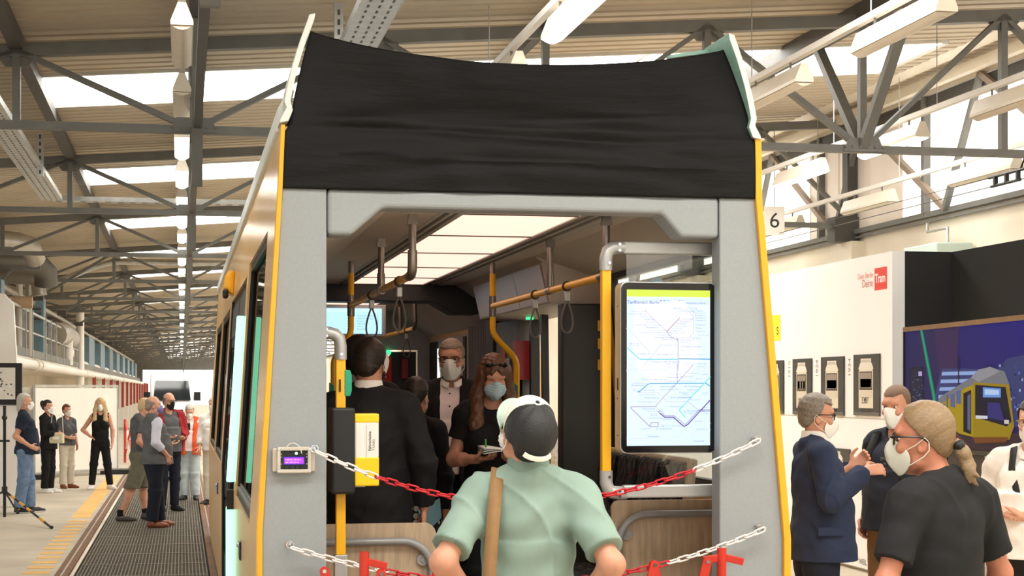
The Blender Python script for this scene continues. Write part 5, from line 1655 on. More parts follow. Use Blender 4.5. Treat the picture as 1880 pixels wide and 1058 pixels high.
for u, c in ((.39, (150, 96, 110)), (.435, (40, 140, 180)), (.48, (90, 190, 200)), (.62, (190, 96, 96)), (.66, (60, 176, 190))):
    MP.rect(u, .91, u + .028, .932, c, True); MP.rect(u + .005, .915, u + .02, .928, (230, 244, 252), True)
MP.text('Haltestellen in Berlin', .70, .912, .0125, (90, 110, 190))
GR = (186, 180, 204); GT = (120, 204, 216); PU = (104, 74, 150); BL = (84, 158, 204); LG_ = (204, 212, 228); LP = (214, 220, 232)
# picture of the network, upper and lower half measured from the top of the display
def ua(x, y): return ((x - 183) / 945, (310 - y / 6.22) / 289)
def ub(x, y): return ((x - 200) / 945, max(.004, (150 - y / 6.22) / 289))
def ml(f, pts, th, c): MP.line([f(*p) for p in pts], th, c)
ml(ua, [(190, 575), (450, 860)], .012, LP); ml(ua, [(380, 1000), (560, 770), (740, 770)], .012, LP); ml(ua, [(190, 980), (300, 1050)], .003, LG_); ml(ua, [(430, 1000), (740, 1030)], .003, LG_)
ml(ua, [(380, 365), (630, 612)], .0028, (196, 178, 190)); ml(ua, [(630, 612), (778, 455)], .0038, (176, 110, 140)); ml(ua, [(630, 612), (690, 685), (750, 690), (750, 720)], .0035, (176, 160, 184))
ml(ua, [(770, 682), (885, 682), (938, 620), (938, 440), (868, 362), (775, 362)], .003, GR); ml(ua, [(770, 750), (850, 750), (990, 610)], .0025, LP)
ml(ua, [(190, 805), (310, 920), (330, 932), (755, 932)], .0055, GT); ml(ua, [(760, 925), (1122, 928)], .0055, BL); ml(ua, [(758, 690), (760, 1058)], .005, GR)
ml(ub, [(765, 0), (765, 200)], .005, GR); ml(ub, [(945, 0), (765, 205), (600, 385), (525, 465)], .005, GR)
ml(ub, [(310, 310), (340, 308), (430, 225), (460, 215), (1090, 212), (1140, 245)], .0052, BL); ml(ub, [(190, 55), (1130, 45)], .0025, LG_); ml(ub, [(190, 75), (1130, 72)], .0025, LG_); ml(ub, [(310, 60), (310, 480)], .004, LP); ml(ub, [(240, 10), (600, 370)], .0025, LP)
ml(ub, [(1140, 140), (785, 520), (850, 605)], .0055, (116, 214, 212)); ml(ub, [(310, 322), (550, 322), (600, 370)], .003, (206, 192, 208)); ml(ub, [(610, 385), (650, 425), (870, 425)], .003, (200, 188, 206)); ml(ub, [(880, 420), (1000, 520)], .0035, GR)
ml(ub, [(240, 482), (530, 480)], .006, GR); ml(ub, [(235, 490), (250, 510), (455, 712), (545, 712), (548, 665), (470, 665), (455, 700)], .005, (170, 156, 196))
ml(ub, [(545, 540), (620, 605), (720, 605), (800, 680), (840, 712), (880, 690), (1140, 405)], .006, PU); ml(ub, [(560, 525), (625, 588), (725, 588), (815, 662), (845, 690), (870, 672), (1000, 530)], .0035, (160, 136, 190)); ml(ub, [(1005, 522), (1140, 522)], .0035, PU); ml(ub, [(1005, 540), (1140, 540)], .003, (150, 130, 190))
ml(ub, [(190, 852), (750, 838), (800, 810), (880, 715)], .0025, LG_); ml(ub, [(910, 690), (1100, 890)], .007, LP); ml(ub, [(930, 910), (930, 800), (970, 755), (1140, 750)], .0025, LG_); ml(ub, [(408, 760), (412, 915)], .0025, LG_); ml(ub, [(310, 550), (780, 548)], .0022, LP); ml(ub, [(930, 675), (1140, 675)], .0022, LP)
random.seed(3)
NA = [('Rosenthal Nord', 225, 390), ('Friedrich-Engels-Str', 190, 420), ('Wiesenwinkel', 315, 450), ('Angerweg', 375, 482), ('Nordendstr', 390, 512), ('Friedrich-Engels-Str Kuckucksruf', 250, 545), ('Waldemarstr', 385, 575), ('Platanenstr Grabbeallee', 385, 605), ('Grabbeallee Pastor-Niemöller-Platz', 300, 632), ('Tschaikowskistr', 505, 660), ('Bürgerpark Pankow', 495, 688), ('Rathaus Pankow', 572, 714), ('Guyotstr', 690, 348), ('Weidenweg', 840, 348), ('Rosenthaler Weg', 750, 388), ('Schillerstr', 790, 476), ('Waldowstr', 765, 504), ('Marktplatz', 740, 530), ('Heinrich-Böll-Str', 712, 560), ('Kuckhoffstr', 685, 588), ('H. Beimler Str', 662, 612), ('Hermann-Hesse', 662, 638), ('Navarraplatz', 895, 378), ('Französisch Buchholz', 920, 402), ('Blankenfelder Str', 945, 430), ('Rosenthaler Str', 950, 460), ('Pasewalker Str', 950, 490), ('Pankgrafenstr', 950, 540), ('Pankstr', 950, 578), ('Galenusstr', 950, 614), ('S+U Pankow', 975, 660), ('Mühlenstr', 905, 695), ('Pankow Kirche', 780, 715), ('Berliner Str', 780, 740), ('S+U Pankow Vinetastr', 780, 792), ('Masurenstr', 780, 840), ('U Vinetastr', 780, 888), ('Osloer Str', 198, 762), ('Prinzenallee', 198, 782), ('Grüntaler Str', 290, 878), ('Björnsonstr', 515, 885), ('Schönfließer Str', 600, 885), ('Schönhauser Allee Bornholmer', 440, 968), ('Milastr Gleimstr', 600, 990), ('Humannplatz', 815, 990), ('Prenzlauer Allee', 965, 990), ('Wisbyer Str', 950, 885), ('Stahlheimer Str', 965, 1022)]
NB = [('Eberswalder', 680, 115), ('Raumerstr', 840, 140), ('Husemannstr', 875, 105), ('Marienburger Str', 800, 195), ('Winsstr', 970, 170), ('Antonplatz', 1040, 115), ('S Nordbahnhof', 350, 178), ('Bernauer Str', 505, 178), ('Gedenkstätte Mauer', 640, 150), ('Zinnowitzer Str', 620, 195), ('Invalidenpark', 255, 220), ('Hauptbahnhof', 240, 245), ('Schwartzkopffstr', 565, 258), ('Naturkundemuseum', 560, 292), ('Brunnenstr', 385, 300), ('Rosenthaler Platz', 330, 352), ('Weinmeisterstr', 390, 390), ('Am Friedrichshain', 840, 258), ('Hufelandstr', 870, 298), ('Prenzlauer Tor', 780, 330), ('Mollstr', 820, 352), ('U Rosa-Luxemburg-Platz', 660, 385), ('Otto-Braun-Str', 760, 386), ('Büschingstr', 905, 410), ('Oranienburger Tor', 320, 435), ('Monbijouplatz', 360, 515), ('S Hackescher Markt', 390, 542), ('Universitätsstr', 440, 620), ('Am Kupfergraben', 512, 745), ('Spandauer Str', 590, 635), ('Marienkirche', 680, 490), ('S+U Alexanderplatz', 640, 712), ('S+U Alexanderplatz Bahnhof', 832, 540), ('Memhardstr', 832, 562), ('Jannowitzbrücke', 980, 750), ('Littenstr', 960, 660), ('Platz der Vereinten Nationen', 1050, 570), ('Landsberger Allee', 1060, 500), ('Straßmannstr', 1040, 328), ('Petersburger Str', 1050, 350), ('Lustgarten', 345, 742), ('Schlossplatz', 425, 832), ('Fischerinsel', 945, 890)]
for L_, f in ((NA, ua), (NB, ub)):
    for n, x, y in L_:
        u, v = f(x, y)
        MP.text(n, u, v, .0118, random.choice([(130, 144, 196), (146, 156, 192), (158, 164, 202), (104, 118, 188)]), sx=min(1, (.985 - u) * .425 / (.0118 * .56 * len(n))))
for x, y in ((265, 295), (460, 585), (500, 585), (570, 715), (600, 715), (895, 582)): MP.rect(*ub(x, y), *[ub(x, y)[0] + .028, ub(x, y)[1] + .012], (130, 140, 190)); MP.rect(ub(x, y)[0] + .004, ub(x, y)[1] + .002, ub(x, y)[0] + .024, ub(x, y)[1] + .01, (238, 244, 252))
MP.rect(*ua(890, 480), ua(890, 480)[0] + .028, ua(890, 480)[1] + .012, (130, 100, 140)); MP.rect(ua(890, 480)[0] + .004, ua(890, 480)[1] + .002, ua(890, 480)[0] + .024, ua(890, 480)[1] + .01, (238, 244, 252))
MP.build('map_display', pl, fr)
# --- laminated partitions with tube frames
b = MB(); b.prism(rrect(.42, 1.267, .0, 1.175, .06)[0:28], 'y', 8.49, 8.515); b.v = [(x, y, max(z, .3)) for x, y, z in b.v]; o = tb(b, 'wood_partition', m_wood, bev=.006)
tubep([(.45, 8.46, 1.087), (1.09, 8.46, 1.087)] + arc((1.09, 8.46, .935), .152, math.pi / 2, 0, (1, 0, 0), (0, 0, 1)) + [(1.242, 8.46, .33)], .0195, 'partition_tube', m_tub, parent=o)
b = MB(); b.cyl((1.195, 8.47, .99), (1.195, 8.49, .99), .03, n=14); b.cyl((1.195, 8.465, .99), (1.195, 8.475, .99), .012, n=10); tb(b, 'tube_fixing', m_tub, o)
b = MB(); b.prism(rrect(2.186, 2.86, .0, 1.275, .04), 'y', 8.49, 8.515); b.v = [(x, y, max(z, .3)) for x, y, z in b.v]; o = tb(b, 'wood_partition', m_wood, bev=.006)
tubep([(2.84, 8.46, 1.205), (2.37, 8.46, 1.205)] + arc((2.37, 8.46, 1.05), .155, math.pi / 2, math.pi, (1, 0, 0), (0, 0, 1)) + [(2.215, 8.46, .33)], .0195, 'partition_tube', m_tub, parent=o)
b = MB(); b.cyl((2.262, 8.47, 1.10), (2.262, 8.49, 1.10), .03, n=14); b.cyl((2.262, 8.465, 1.10), (2.262, 8.475, 1.10), .012, n=10); tb(b, 'tube_fixing', m_tub, o)
# dark partition by the right door, leaning door bars, seats
b = MB(); b.box(2.46, 2.86, 10.86, 11.0, .3, 2.42); o = tb(b, 'door_partition', mat('partition_dark', (40, 37, 35), .5, noise=(200, .06)), bev=.01)
for z in (1.98, 2.12, 2.24): 
    b = MB(); b.box(2.70, 2.735, 10.85, 10.86, z, z + .07); tb(b, 'yellow_label', m_lip, o)
for y0, x0 in ((11.2, 2.80), (13.05, 2.74)):
    b = MB(); b.beam((x0, y0, .3), (x0 - .01, y0, 2.44), .07, .08); tb(b, 'door_frame', m_black)
b = MB(); b.beam((2.69, 12.35, .3), (2.66, 12.35, 2.42), .05, .06); o = tb(b, 'door_frame', m_black)
b = MB(); b.box(2.5, 2.68, 13.28, 13.3, .9, 2.1); tb(b, 'draught_screen', glass('draught_glass', (176, 176, 180), .05))
b = MB(); b.cyl((2.55, 11.1, .3), (2.55, 11.1, 1.42), .021); p = tb(b, 'grab_pole', m_pole, smooth=True)
b = MB(); b.box(2.5, 2.6, 11.06, 11.14, 1.42, 1.62); tb(b, 'card_reader', m_gry_in, p, bev=.01)
m_seatf = mat('seat_fabric', (58, 54, 52), .95, noise=(34, 2.6), stretch=(1, 1, .3))
m_seats = mat('seat_shell', (196, 176, 150), .45)
for i in range(4):
    y = 8.88 + .47 * i
    st = empty('tram_seat', (2.58 - TO.x, y - TO.y, .3), 0, parent=tram)
    b = MB(); b.prism([(-.03, .44), (.02, .44), (.13, 1.18), (.075, 1.19)], 'y', -.228, .228); b.build('backrest_shell', m_seats, st, bev=.02)
    b = MB(); b.prism([(-.055, .46), (-.015, .46), (.085, 1.165), (.045, 1.155)], 'y', -.205, .205); b.build('backrest_cushion', m_seatf, st, bev=.02)
    b = MB(); b.box(-.44, 0, -.2, .2, .38, .45); b.build('seat_cushion', m_seatf, st, bev=.03)
    b = MB(); b.box(-.3, .12, -.03, .03, 0, .38); b.build('pedestal', m_steel, st)

# ================================================================ CHAINS, CONTROL BOX, BARRIERS IN FRONT
m_ch_w = mat('chain_white', (242, 238, 234), .4); m_ch_r = mat('chain_red', (206, 30, 44), .4)
def link_mesh(m):
    b = MB(); L, w, r = .031, .0115, .0048; pts = []
    for i in range(8): pts.append((L - w + w * math.sin(math.pi * i / 7), 0, w * math.cos(math.pi * i / 7)))
    for i in range(8): pts.append((-(L - w) - w * math.sin(math.pi * i / 7), 0, -w * math.cos(math.pi * i / 7)))
    b.tube(pts, r, 6, closed=True, up=(0, 1, 0)); return b.mesh('chain_link', m, True)
lk = [link_mesh(m_ch_w), link_mesh(m_ch_r)]
def chain(fn, x0, x1, y, r0, r1, label):
    t = empty('barrier_chain', (x0, y, fn(x0)), 0, label, 'chain')
    x = x0; i = 0; st = .0505
    base = Vector((x0, y, fn(x0)))
    while x < x1 - .01:
        dz = (fn(x + .01) - fn(x - .01)) / .02
        dx = st / math.sqrt(1 + dz * dz)
        a_, c_ = Vector((x, y, fn(x))), Vector((x + dx, y, fn(x + dx)))
        mid = (a_ + c_) / 2 - base
        d = (c_ - a_)
        rot = Matrix.Rotation(-math.atan2(d.z, d.x), 4, 'Y') @ Matrix.Rotation(R(20 if i % 2 else 110), 4, 'X')
        o = inst('chain_link', lk[1 if r0 < x < r1 else 0], t, mid, rot.to_euler())
        x += dx; i += 1
    return t
chain(lambda x: 1.318 + (.252 if x < 1.6 else .221) * (x - 1.6) ** 2, .606, 2.735, 7.79, .84, 2.37, 'upper red and white plastic chain hung across the open tram front')
chain(lambda x: .941 + (.151 if x < 1.6 else .172) * (x - 1.6) ** 2, .495, 2.75, 7.79, .9, 2.28, 'lower red and white plastic chain across the tram front')
for x, z in ((.60, 1.578), (2.742, 1.612), (.488, 1.138), (2.757, 1.182)):
    b = MB(); pts = [(x + .017 * math.cos(i * math.pi / 6), 7.815, z + .017 * math.sin(i * math.pi / 6)) for i in range(12)]
    b.tube(pts, .0045, 6, closed=True); b.cyl((x, 7.82, z), (x, 7.872, z), .006); b.cyl((x, 7.86, z), (x, 7.87, z), .015, n=14); tb(b, 'eye_bolt', m_chrome, smooth=True)
t = empty('control_box', (.507, 7.869, 1.527), 0, 'small clear electronics box with purple display on the left grey pillar', 'electronics box')
m_box = mat('box_beige', (206, 196, 180), .3)
b = MB(); b.box(-.098, .098, -.03, 0, -.055, .055); b.build('back_plate', m_box, t, bev=.006)
b = MB()
for (x0, x1, z0, z1) in ((-.078, .078, .043, .06), (-.078, .078, -.06, -.043), (-.078, -.062, -.045, .045), (.062, .078, -.045, .045)): b.box(x0, x1, -.055, -.02, z0, z1)
b.build('rim', m_box, t, bev=.004)
b = MB(); b.box(-.064, .064, -.034, -.03, -.044, .044); bd = b.build('circuit_board', mat('pcb_dark', (26, 38, 36), .4, noise=(90, .4)), t)
b = MB()
for x in (-.07, .07):
    for z in (-.05, .05): b.cyl((x, -.058, z), (x, -.05, z), .006, n=8)
for x in (-.058, .058):
    for z in (-.02, .012, .026): b.sphere((x, -.037, z), .0035, 6, 4)
b.build('screw', m_chrome, t, kind='stuff')
a = Art((-.044, -.0385, -.018), (1, 0, 0), (0, 0, 1), .088, .028)
a.rect(-.04, -.12, 1.04, 1.12, (74, 30, 190)); a.rect(0, 0, 1, 1, (178, 60, 232))
a.text('TUER ZU  OK 4 3 2', .04, .56, .0085, (250, 200, 255), bold=.02); a.text('LED 100% 24V 12', .04, .14, .0085, (250, 200, 255), bold=.02)
a.build('display', print_mat('lcd_glow', 1.2), bd)
for i in range(4):
    b = MB(); b.cyl((-.036 + .024 * i, -.034, -.034), (-.036 + .024 * i, -.052, -.034), .008, n=10); b.build('knob', m_black, bd, smooth=True)
b = MB(); b.box(-.04, .01, -.045, -.03, .02, .036); b.box(.02, .05, -.046, -.03, .018, .036); b.build('connector', m_black, bd)
b = MB(); b.sphere((.01, -.048, .03), .007, 8, 6); b.build('indicator', mat('indicator_green', (180, 250, 220), .3, emit=1.0), bd)
b = MB(); b.tube([(-.035, -.04, .06), (-.02, -.045, .075), (.0, -.047, .078), (.02, -.05, .066), (.032, -.055, .04), (.034, -.05, .03)], .003, 6); b.build('cable', mat('cable_cream', (226, 218, 204), .4), t, smooth=True)
# folding barrier just in front of the tram
t = empty('folding_barrier', (0, 7.5, 0), 0, 'red folding scissor barrier with white panels in front of the tram', 'barrier')
xs = [.62 + .252 * i for i in range(8)]
def slat(x0, z0, x1, z1, y, ends=True):
    b = MB(); A, Bp = Vector((x0, y, z0)), Vector((x1, y, z1))
    d = (Bp - A).normalized(); n = Vector((-d.z, 0, d.x)) * .021
    pts = [A + n * math.cos(math.pi * i / 6) - d * .021 * math.sin(math.pi * i / 6) for i in range(7)] + [Bp - n * math.cos(math.pi * i / 6) + d * .021 * math.sin(math.pi * i / 6) for i in range(7)]
    b.prism([(p.x, p.z) for p in pts], 'y', y - .006, y + .006)
    o = b.build('lattice_slat', m_red, t)
    q = MB()
    for f in (.3, .55): 
        p0, p1 = A.lerp(Bp, f), A.lerp(Bp, f + .17); q.beam(p0 + Vector((0, -.0075, 0)), p1 + Vector((0, -.0075, 0)), .0015, .038, (0, 1, 0))
    q.build('white_film', m_white, o)
    q = MB()
    for p in (A, Bp): q.cyl(p + Vector((0, -.012, 0)), p + Vector((0, -.004, 0)), .009, n=10)
    q.build('bolt', m_chrome, o)
zt = [1.045, 1.03, 1.02, 1.015, 1.03, 1.04, 1.045, 1.055]
for i in range(7):
    slat(xs[i], .12, xs[i + 1], zt[i + 1], -.012); slat(xs[i], zt[i], xs[i + 1], .12, .012)
for x, zt_ in ((.80, 1.125), (2.47, 1.112)):
    b = MB(); b.cyl((x, 0.04, 0), (x, .04, zt_), .022, n=14); po = b.build('post', m_red, t, smooth=True)
    q = MB(); q.beam((x, .04, zt_ - .04), (x + .10, .02, zt_ - .065), .014, .034); q.build('bracket_arm', m_red, po, bev=.004)
    if x > 1: q = MB(); q.beam((x - .09, .04, zt_ - .055), (x, .04, zt_ - .045), .014, .036); q.build('bracket_arm', m_red, po, bev=.004)
    q = MB(); q.box(x - .25, x + .25, .0, .08, 0, .03); q.build('foot', m_red, po)
# ================================================================ PEOPLE
T1, T2, T3 = (216, 160, 132), (206, 148, 120), (196, 128, 100)
c_black = cloth('black', (24, 24, 25)); c_suit = cloth('suit_black', (26, 24, 24), .8); c_navy = cloth('navy', (38, 46, 62)); c_navysuit = cloth('navy_suit', (42, 52, 78), .75)
c_jean = cloth('jeans', (112, 134, 164), .85, (300, .25, .002), (14, .3)); c_dkjean = cloth('dark_jeans', (30, 34, 46)); c_beige = cloth('beige', (214, 204, 186)); c_white = cloth('white_shirt', (240, 234, 226)); c_lil = cloth('pale_shirt', (218, 218, 232))
c_mint = cloth('mint', (142, 164, 152), .8, (360, .16, .002), (7, .05)); c_mint2 = cloth('mint_hem', (130, 152, 140), .8)
c_grey = cloth('grey', (92, 92, 94)); c_vest = cloth('vest_grey', (98, 98, 100)); c_olive = cloth('olive_shorts', (106, 102, 86)); c_orange = cloth('orange_vest', (214, 84, 40)); c_pale = cloth('pale_jeans', (190, 202, 206)); c_pink = cloth('pink_shirt', (236, 218, 216))
c_red = cloth('dark_red', (150, 36, 40)); c_brown = cloth('brown_trousers', (120, 88, 56)); c_char = cloth('charcoal_tee', (38, 38, 39), .85, (420, .16, .002), (6, .1)); c_dknavy = cloth('dark_navy_tee', (42, 44, 54)); c_dktr = cloth('dark_trousers', (44, 42, 42))
c_mask = mat('mask_white', (244, 242, 236), .8, bump=(200, .1, .002)); c_maskg = mat('mask_offwhite', (222, 220, 206), .8, bump=(200, .12, .002)); c_maskb = mat('mask_blue', (176, 206, 216), .8, bump=(160, .3, .003)); c_maskk = mat('mask_black', (24, 24, 26), .8); c_maskv = mat('mask_violet', (120, 120, 168), .8)
h_grey = mat('hair_grey', (128, 118, 106), .55, noise=(70, .3)); h_lgrey = mat('hair_light_grey', (196, 188, 176), .5, noise=(60, .2)); h_dark = mat('hair_dark', (40, 30, 25), .5, noise=(60, .3)); h_brown = mat('hair_brown', (98, 64, 42), .45, noise=(60, .35)); h_blonde = mat('hair_blonde', (206, 176, 130), .5, noise=(60, .2)); h_dbl = mat('hair_dark_blond', (142, 116, 84), .36, noise=(30, .2), stretch=(4, .4, 4), bump=(110, .5, .004)); h_stub = mat('hair_stubble', (122, 96, 78), .7, noise=(120, .2)); h_salt = mat('hair_salt', (150, 132, 116), .6, noise=(90, .25)); h_blk = mat('hair_black', (22, 20, 20), .5)
g_dark = mat('spectacle_dark', (28, 26, 26), .3); g_br = mat('spectacle_brown', (70, 40, 32), .3); s_white = mat('shoe_white', (238, 236, 232), .5); s_brown = mat('shoe_brown', (140, 76, 46), .4); s_black = mat('shoe_black', (26, 26, 26), .5); s_grey = mat('shoe_grey', (70, 66, 62), .6)
lens_m = glass('spectacle_lens', (235, 235, 235), .06); sun_m = mat('sunglass_lens', (34, 26, 24), .1)


def buttons(P, pts, m, r=.0055):
    b = MB()
    for p in pts: b.sphere(p, r, 6, 4)
    b.build('button', m, P.root, kind='stuff')


# ---- left side of the hall
P = Person('man with long grey hair, navy tee and blue jeans, hand on hip, by the kiosk', (-2.31, 26.3, 0), -82, 1.79, 1.05, .05, tone=T1,
           arms={1: dict(el=(.215, -.15, 1.15), wr=(.20, .06, 1.0), hd=(-.15, .9, -.35), pal=(-1, 0, 0))}, feet={-1: (-.11, .1, 0), 1: (.11, -.08, 0)})
P.body(); P.shirt(c_navy, hem=.88, sleeve=.62, e=.018, flare=.03); P.trousers(c_jean, 1.0, .014, (.095, .072, .064)); P.shoes(s_black, s_white); P.hair(h_lgrey, 'mid'); P.mask(c_mask); P.eyes()
P = Person('woman with dark hair in black blazer and trousers, white mask, in front of the partition', (-2.36, 31.4, 0), -118, 1.66, 1.0, .02, tone=T1, female=True,
           arms={1: dict(el=(.2, .02, 1.14), wr=(.06, .26, 1.13), hd=(-.9, .2, 0), pal=(0, -1, 0)), -1: dict(el=(-.2, .02, 1.14), wr=(-.04, .24, 1.10), hd=(.9, .2, 0), pal=(0, -1, 0))})
P.body(); P.shirt(c_black, hem=.84, sleeve=1.75, e=.016, flare=.02, name='blazer'); P.trousers(c_black, 1.0); P.shoes(s_white, s_white); P.hair(h_dark, 'short'); P.mask(c_mask); P.eyes()
P.put('hair_bun', [el(P.hp((0, -.11, .2)), (.05, .045, .06)), rc(P.hp((0, -.09, .12)), P.hp((0, -.11, .2)), .04, .04)], h_dark)
t = empty('handbag', (-2.20, 31.22, .98), R(-25), 'small pale handbag worn by the woman in black', 'bag')
b = MB(); b.box(-.14, .14, -.04, .04, -.09, .09); b.build('pouch', mat('bag_pale', (214, 206, 172), .5, noise=(30, .2)), t, bev=.02); b = MB(); b.box(-.05, .06, -.05, -.04, -.02, .03); b.build('flap_clasp', m_white, t); b = MB(); b.tube([(-.13, 0, .08), (-.1, .02, .42), (.1, .02, .42), (.13, 0, .08)], .007, 6); b.build('strap', mat('strap_pale', (226, 220, 204), .5), t, smooth=True)
P = Person('woman in grey top and beige trousers, white mask, beside the woman in black', (-2.12, 32.75, 0), -140, 1.57, .97, .02, tone=T1, female=True,
           arms={1: dict(el=(.2, .0, 1.14), wr=(.1, .22, 1.08), hd=(-.8, .3, 0), pal=(0, -1, 0)), -1: dict(el=(-.215, -.03, 1.14), wr=(-.2, .08, .93), hd=(.1, .2, -1))})
P.body(); P.shirt(c_grey, hem=.92, sleeve=.9, e=.014); P.trousers(c_beige, 1.0); P.shoes(s_brown); P.hair(mat('hair_auburn', (106, 58, 44), .5, noise=(60, .3)), 'short'); P.mask(c_mask); P.eyes()
P = Person('blonde woman in black sleeveless jumpsuit and white trainers, hand on hip', (-1.49, 32.35, 0), 176, 1.69, .96, 0, tone=T1, female=True,
           arms={1: dict(el=(.345, -.07, 1.16), wr=(.185, .03, 1.03), hd=(-.75, .55, -.25), pal=(-.3, 0, -1)), -1: dict(el=(-.235, -.02, 1.14), wr=(-.235, .06, .9), hd=(.1, .1, -1))}, feet={1: (.17, 0, 0), -1: (-.19, .04, 0), 't1': .2, 't-1': -.7})
P.body(); P.shirt(c_black, hem=.9, sleeve=0, e=.012, name='top', flare=.0); P.trousers(c_black, 1.05, .012, (.088, .064, .05)); P.shoes(s_white, s_white); P.hair(h_blonde, 'long'); P.mask(c_mask); P.eyes()
P = Person('man in grey waistcoat, pale shirt and dark jeans standing on the pit grating', (-.37, 23.26, 0), -72, 1.76, 1.08, .08, tone=T1, vox=.010,
           arms={1: dict(el=(.255, -.06, 1.17), wr=(.22, .12, .98), hd=(-.1, .3, -.9), pal=(-1, 0, 0)), -1: dict(el=(-.25, .04, 1.18), wr=(-.16, .27, 1.12), hd=(.1, .9, .1), pal=(0, 0, 1))}, feet={1: (.1, -.04, 0), -1: (-.1, .13, 0)}, head=(-8, 0, 0))
P.body(); P.shirt(c_lil, hem=.95, sleeve=1.55, e=.014, flare=.0); P.shirt(c_vest, hem=.86, sleeve=0, e=.028, name='waistcoat', flare=.04); P.collar(c_lil, z=1.50); P.trousers(c_dkjean, 1.0, .014, (.098, .074, .066)); P.shoes(s_brown); P.hair(h_salt, 'ring', e=.004); P.mask(c_maskv, 's'); P.eyes()
P = Person('man in olive shorts and dark ankle socks half hidden behind the waistcoat man', (-.58, 24.5, 0), -72, 1.74, 1.0, .04, tone=T2,
           arms={1: dict(el=(.22, -.08, 1.15), wr=(.2, .1, .98), hd=(0, .6, -.6))}, feet={1: (.1, -.30, 0), -1: (-.1, .12, 0)}, head=(-10, -8, 0), hoff=(0, .07, -.015))
P.body(); P.shirt(c_grey, hem=.9, sleeve=.6, e=.016); P.trousers(c_olive, 1.0, .022, (.095, .088, .088), t=.5, name='shorts', bottom=.47); P.shoes(s_grey); P.hair(h_blonde, 'short'); P.mask(c_mask); P.eyes()
for q in (-1, 1):
    f = P.foot[q]; P.put('sock', [cc(f + Vector((0, -.02, .07)), f + Vector((0, -.018, .17)), .047, .05)], c_black)
P = Person('bald man with black mask, grey tee and dark red jacket', (-.20, 26.3, 0), -155, 1.80, 1.08, .1, tone=T1,
           arms={1: dict(el=(.24, .03, 1.18), wr=(.12, .27, 1.12), hd=(-.4, .8, 0), pal=(0, 0, 1)), -1: dict(el=(-.24, .03, 1.18), wr=(-.1, .27, 1.1), hd=(.4, .8, 0), pal=(0, 0, 1))}, head=(14, -6, 0))
P.body(); P.shirt(c_grey, hem=.9, sleeve=.6, e=.014, flare=.012); P.shirt(c_red, hem=.9, sleeve=1.8, e=.026, name='jacket', front=(.12, 0)); P.trousers(c_dkjean); P.shoes(s_black); P.hair(h_stub, 'ring', e=.003); P.mask(c_maskk); P.glasses(g_dark); P.eyes()
P = Person('man in orange vest looking down at a small black phone, pale jeans', (.13, 28.9, 0), 168, 1.62, 1.05, .05, tone=T1,
           arms={1: dict(el=(.24, .02, 1.17), wr=(.07, .24, 1.25), hd=(-.5, .5, .6), pal=(-.4, -1, 0), curl=.9), -1: dict(el=(-.23, -.02, 1.15), wr=(-.2, .14, .98), hd=(.2, .5, -.8))}, head=(10, -28, 0))
P.body(); P.shirt(c_pink, hem=.9, sleeve=1.35, e=.016, flare=.004); P.shirt(c_orange, hem=.84, sleeve=0, e=.028, name='vest', flare=.035, front=(.065, -.02)); P.collar(c_pink); P.trousers(c_pale, 1.0, .014, (.095, .072, .062)); P.shoes(s_black); P.hair(h_lgrey, 'short'); P.mask(c_mask); P.eyes(); 
t = empty('phone', (.10, 28.65, 1.235), R(-10), 'small black phone held by the man in the orange vest', 'phone'); b = MB(); b.box(-.037, .037, -.006, .006, -.06, .06); b.build('case', m_black, t, bev=.006)
P = Person('person in white shirt mostly hidden by the far end of the tram', (.50, 27.6, 0), 160, 1.72, 1.0, .03, tone=T1, arms={1: dict(el=(.22, .0, 1.15), wr=(.2, .12, .95), hd=(0, .2, -1))})
P.body(); P.shirt(c_white, hem=.9, sleeve=1.7, e=.018); P.trousers(c_beige); P.shoes(s_black); P.hair(h_lgrey, 'short'); P.mask(c_mask); P.eyes()

# ---- inside the tram (floor at 0.30)
FZ = .30
P = Person('man with dark hair in black suit seen from behind inside the tram', (.985, 9.04, FZ), -14, 1.815, 1.12, .05, tone=T2, vox=.0085,
           arms={1: dict(el=(.29, -.02, 1.15), wr=(.285, .05, .9), hd=(0, .1, -1)), -1: dict(el=(-.28, -.02, 1.15), wr=(-.26, .06, .9), hd=(0, .1, -1))}, head=(-10, -4, 0))
P.body(); P.shirt(c_suit, hem=.78, sleeve=1.93, e=.022, flare=.04, name='jacket', neck=1.5); P.collar(c_white, z=1.54, h=.05); P.trousers(c_suit, .86, .016, (.098, .074, .068)); P.shoes(s_black)
P.hair(h_dark, 'short', e=.013); P.mask(c_maskk, 's')
P = Person('man with brown spectacles tilting his head back, inside the tram', (1.13, 10.05, FZ), -70, 1.88, 1.05, 0, tone=T2, vox=.009, head=(-10, 24, 0))
P.body(); P.shirt(c_suit, hem=.8, sleeve=1.92, e=.02, name='jacket'); P.trousers(c_suit); P.shoes(s_black); P.hair(h_dark, 'short', e=.012); P.glasses(g_br, lens=lens_m, r=.004); P.mask(c_mask); P.eyes()
c_dots = mat('dotted_cloth', (20, 20, 20), .8)
nt = c_dots.node_tree; vo = nt.nodes.new('ShaderNodeTexVoronoi'); vo.inputs['Scale'].default_value = 21; vo.inputs['Randomness'].default_value = .12
tc_ = [n for n in nt.nodes if n.type == 'TEX_COORD'][0]; nt.links.new(tc_.outputs['Object'], vo.inputs['Vector'])
lt = nt.nodes.new('ShaderNodeMath'); lt.operation = 'LESS_THAN'; lt.inputs[1].default_value = .42; nt.links.new(vo.outputs['Distance'], lt.inputs[0])
mxn = nt.nodes.new('ShaderNodeMix'); mxn.data_type = 'RGBA'; mxn.inputs[6].default_value = lin((20, 20, 20)); mxn.inputs[7].default_value = lin((190, 184, 172)); nt.links.new(lt.outputs[0], mxn.inputs[0]); nt.links.new(mxn.outputs[2], nt.nodes['Principled BSDF'].inputs['Base Color'])
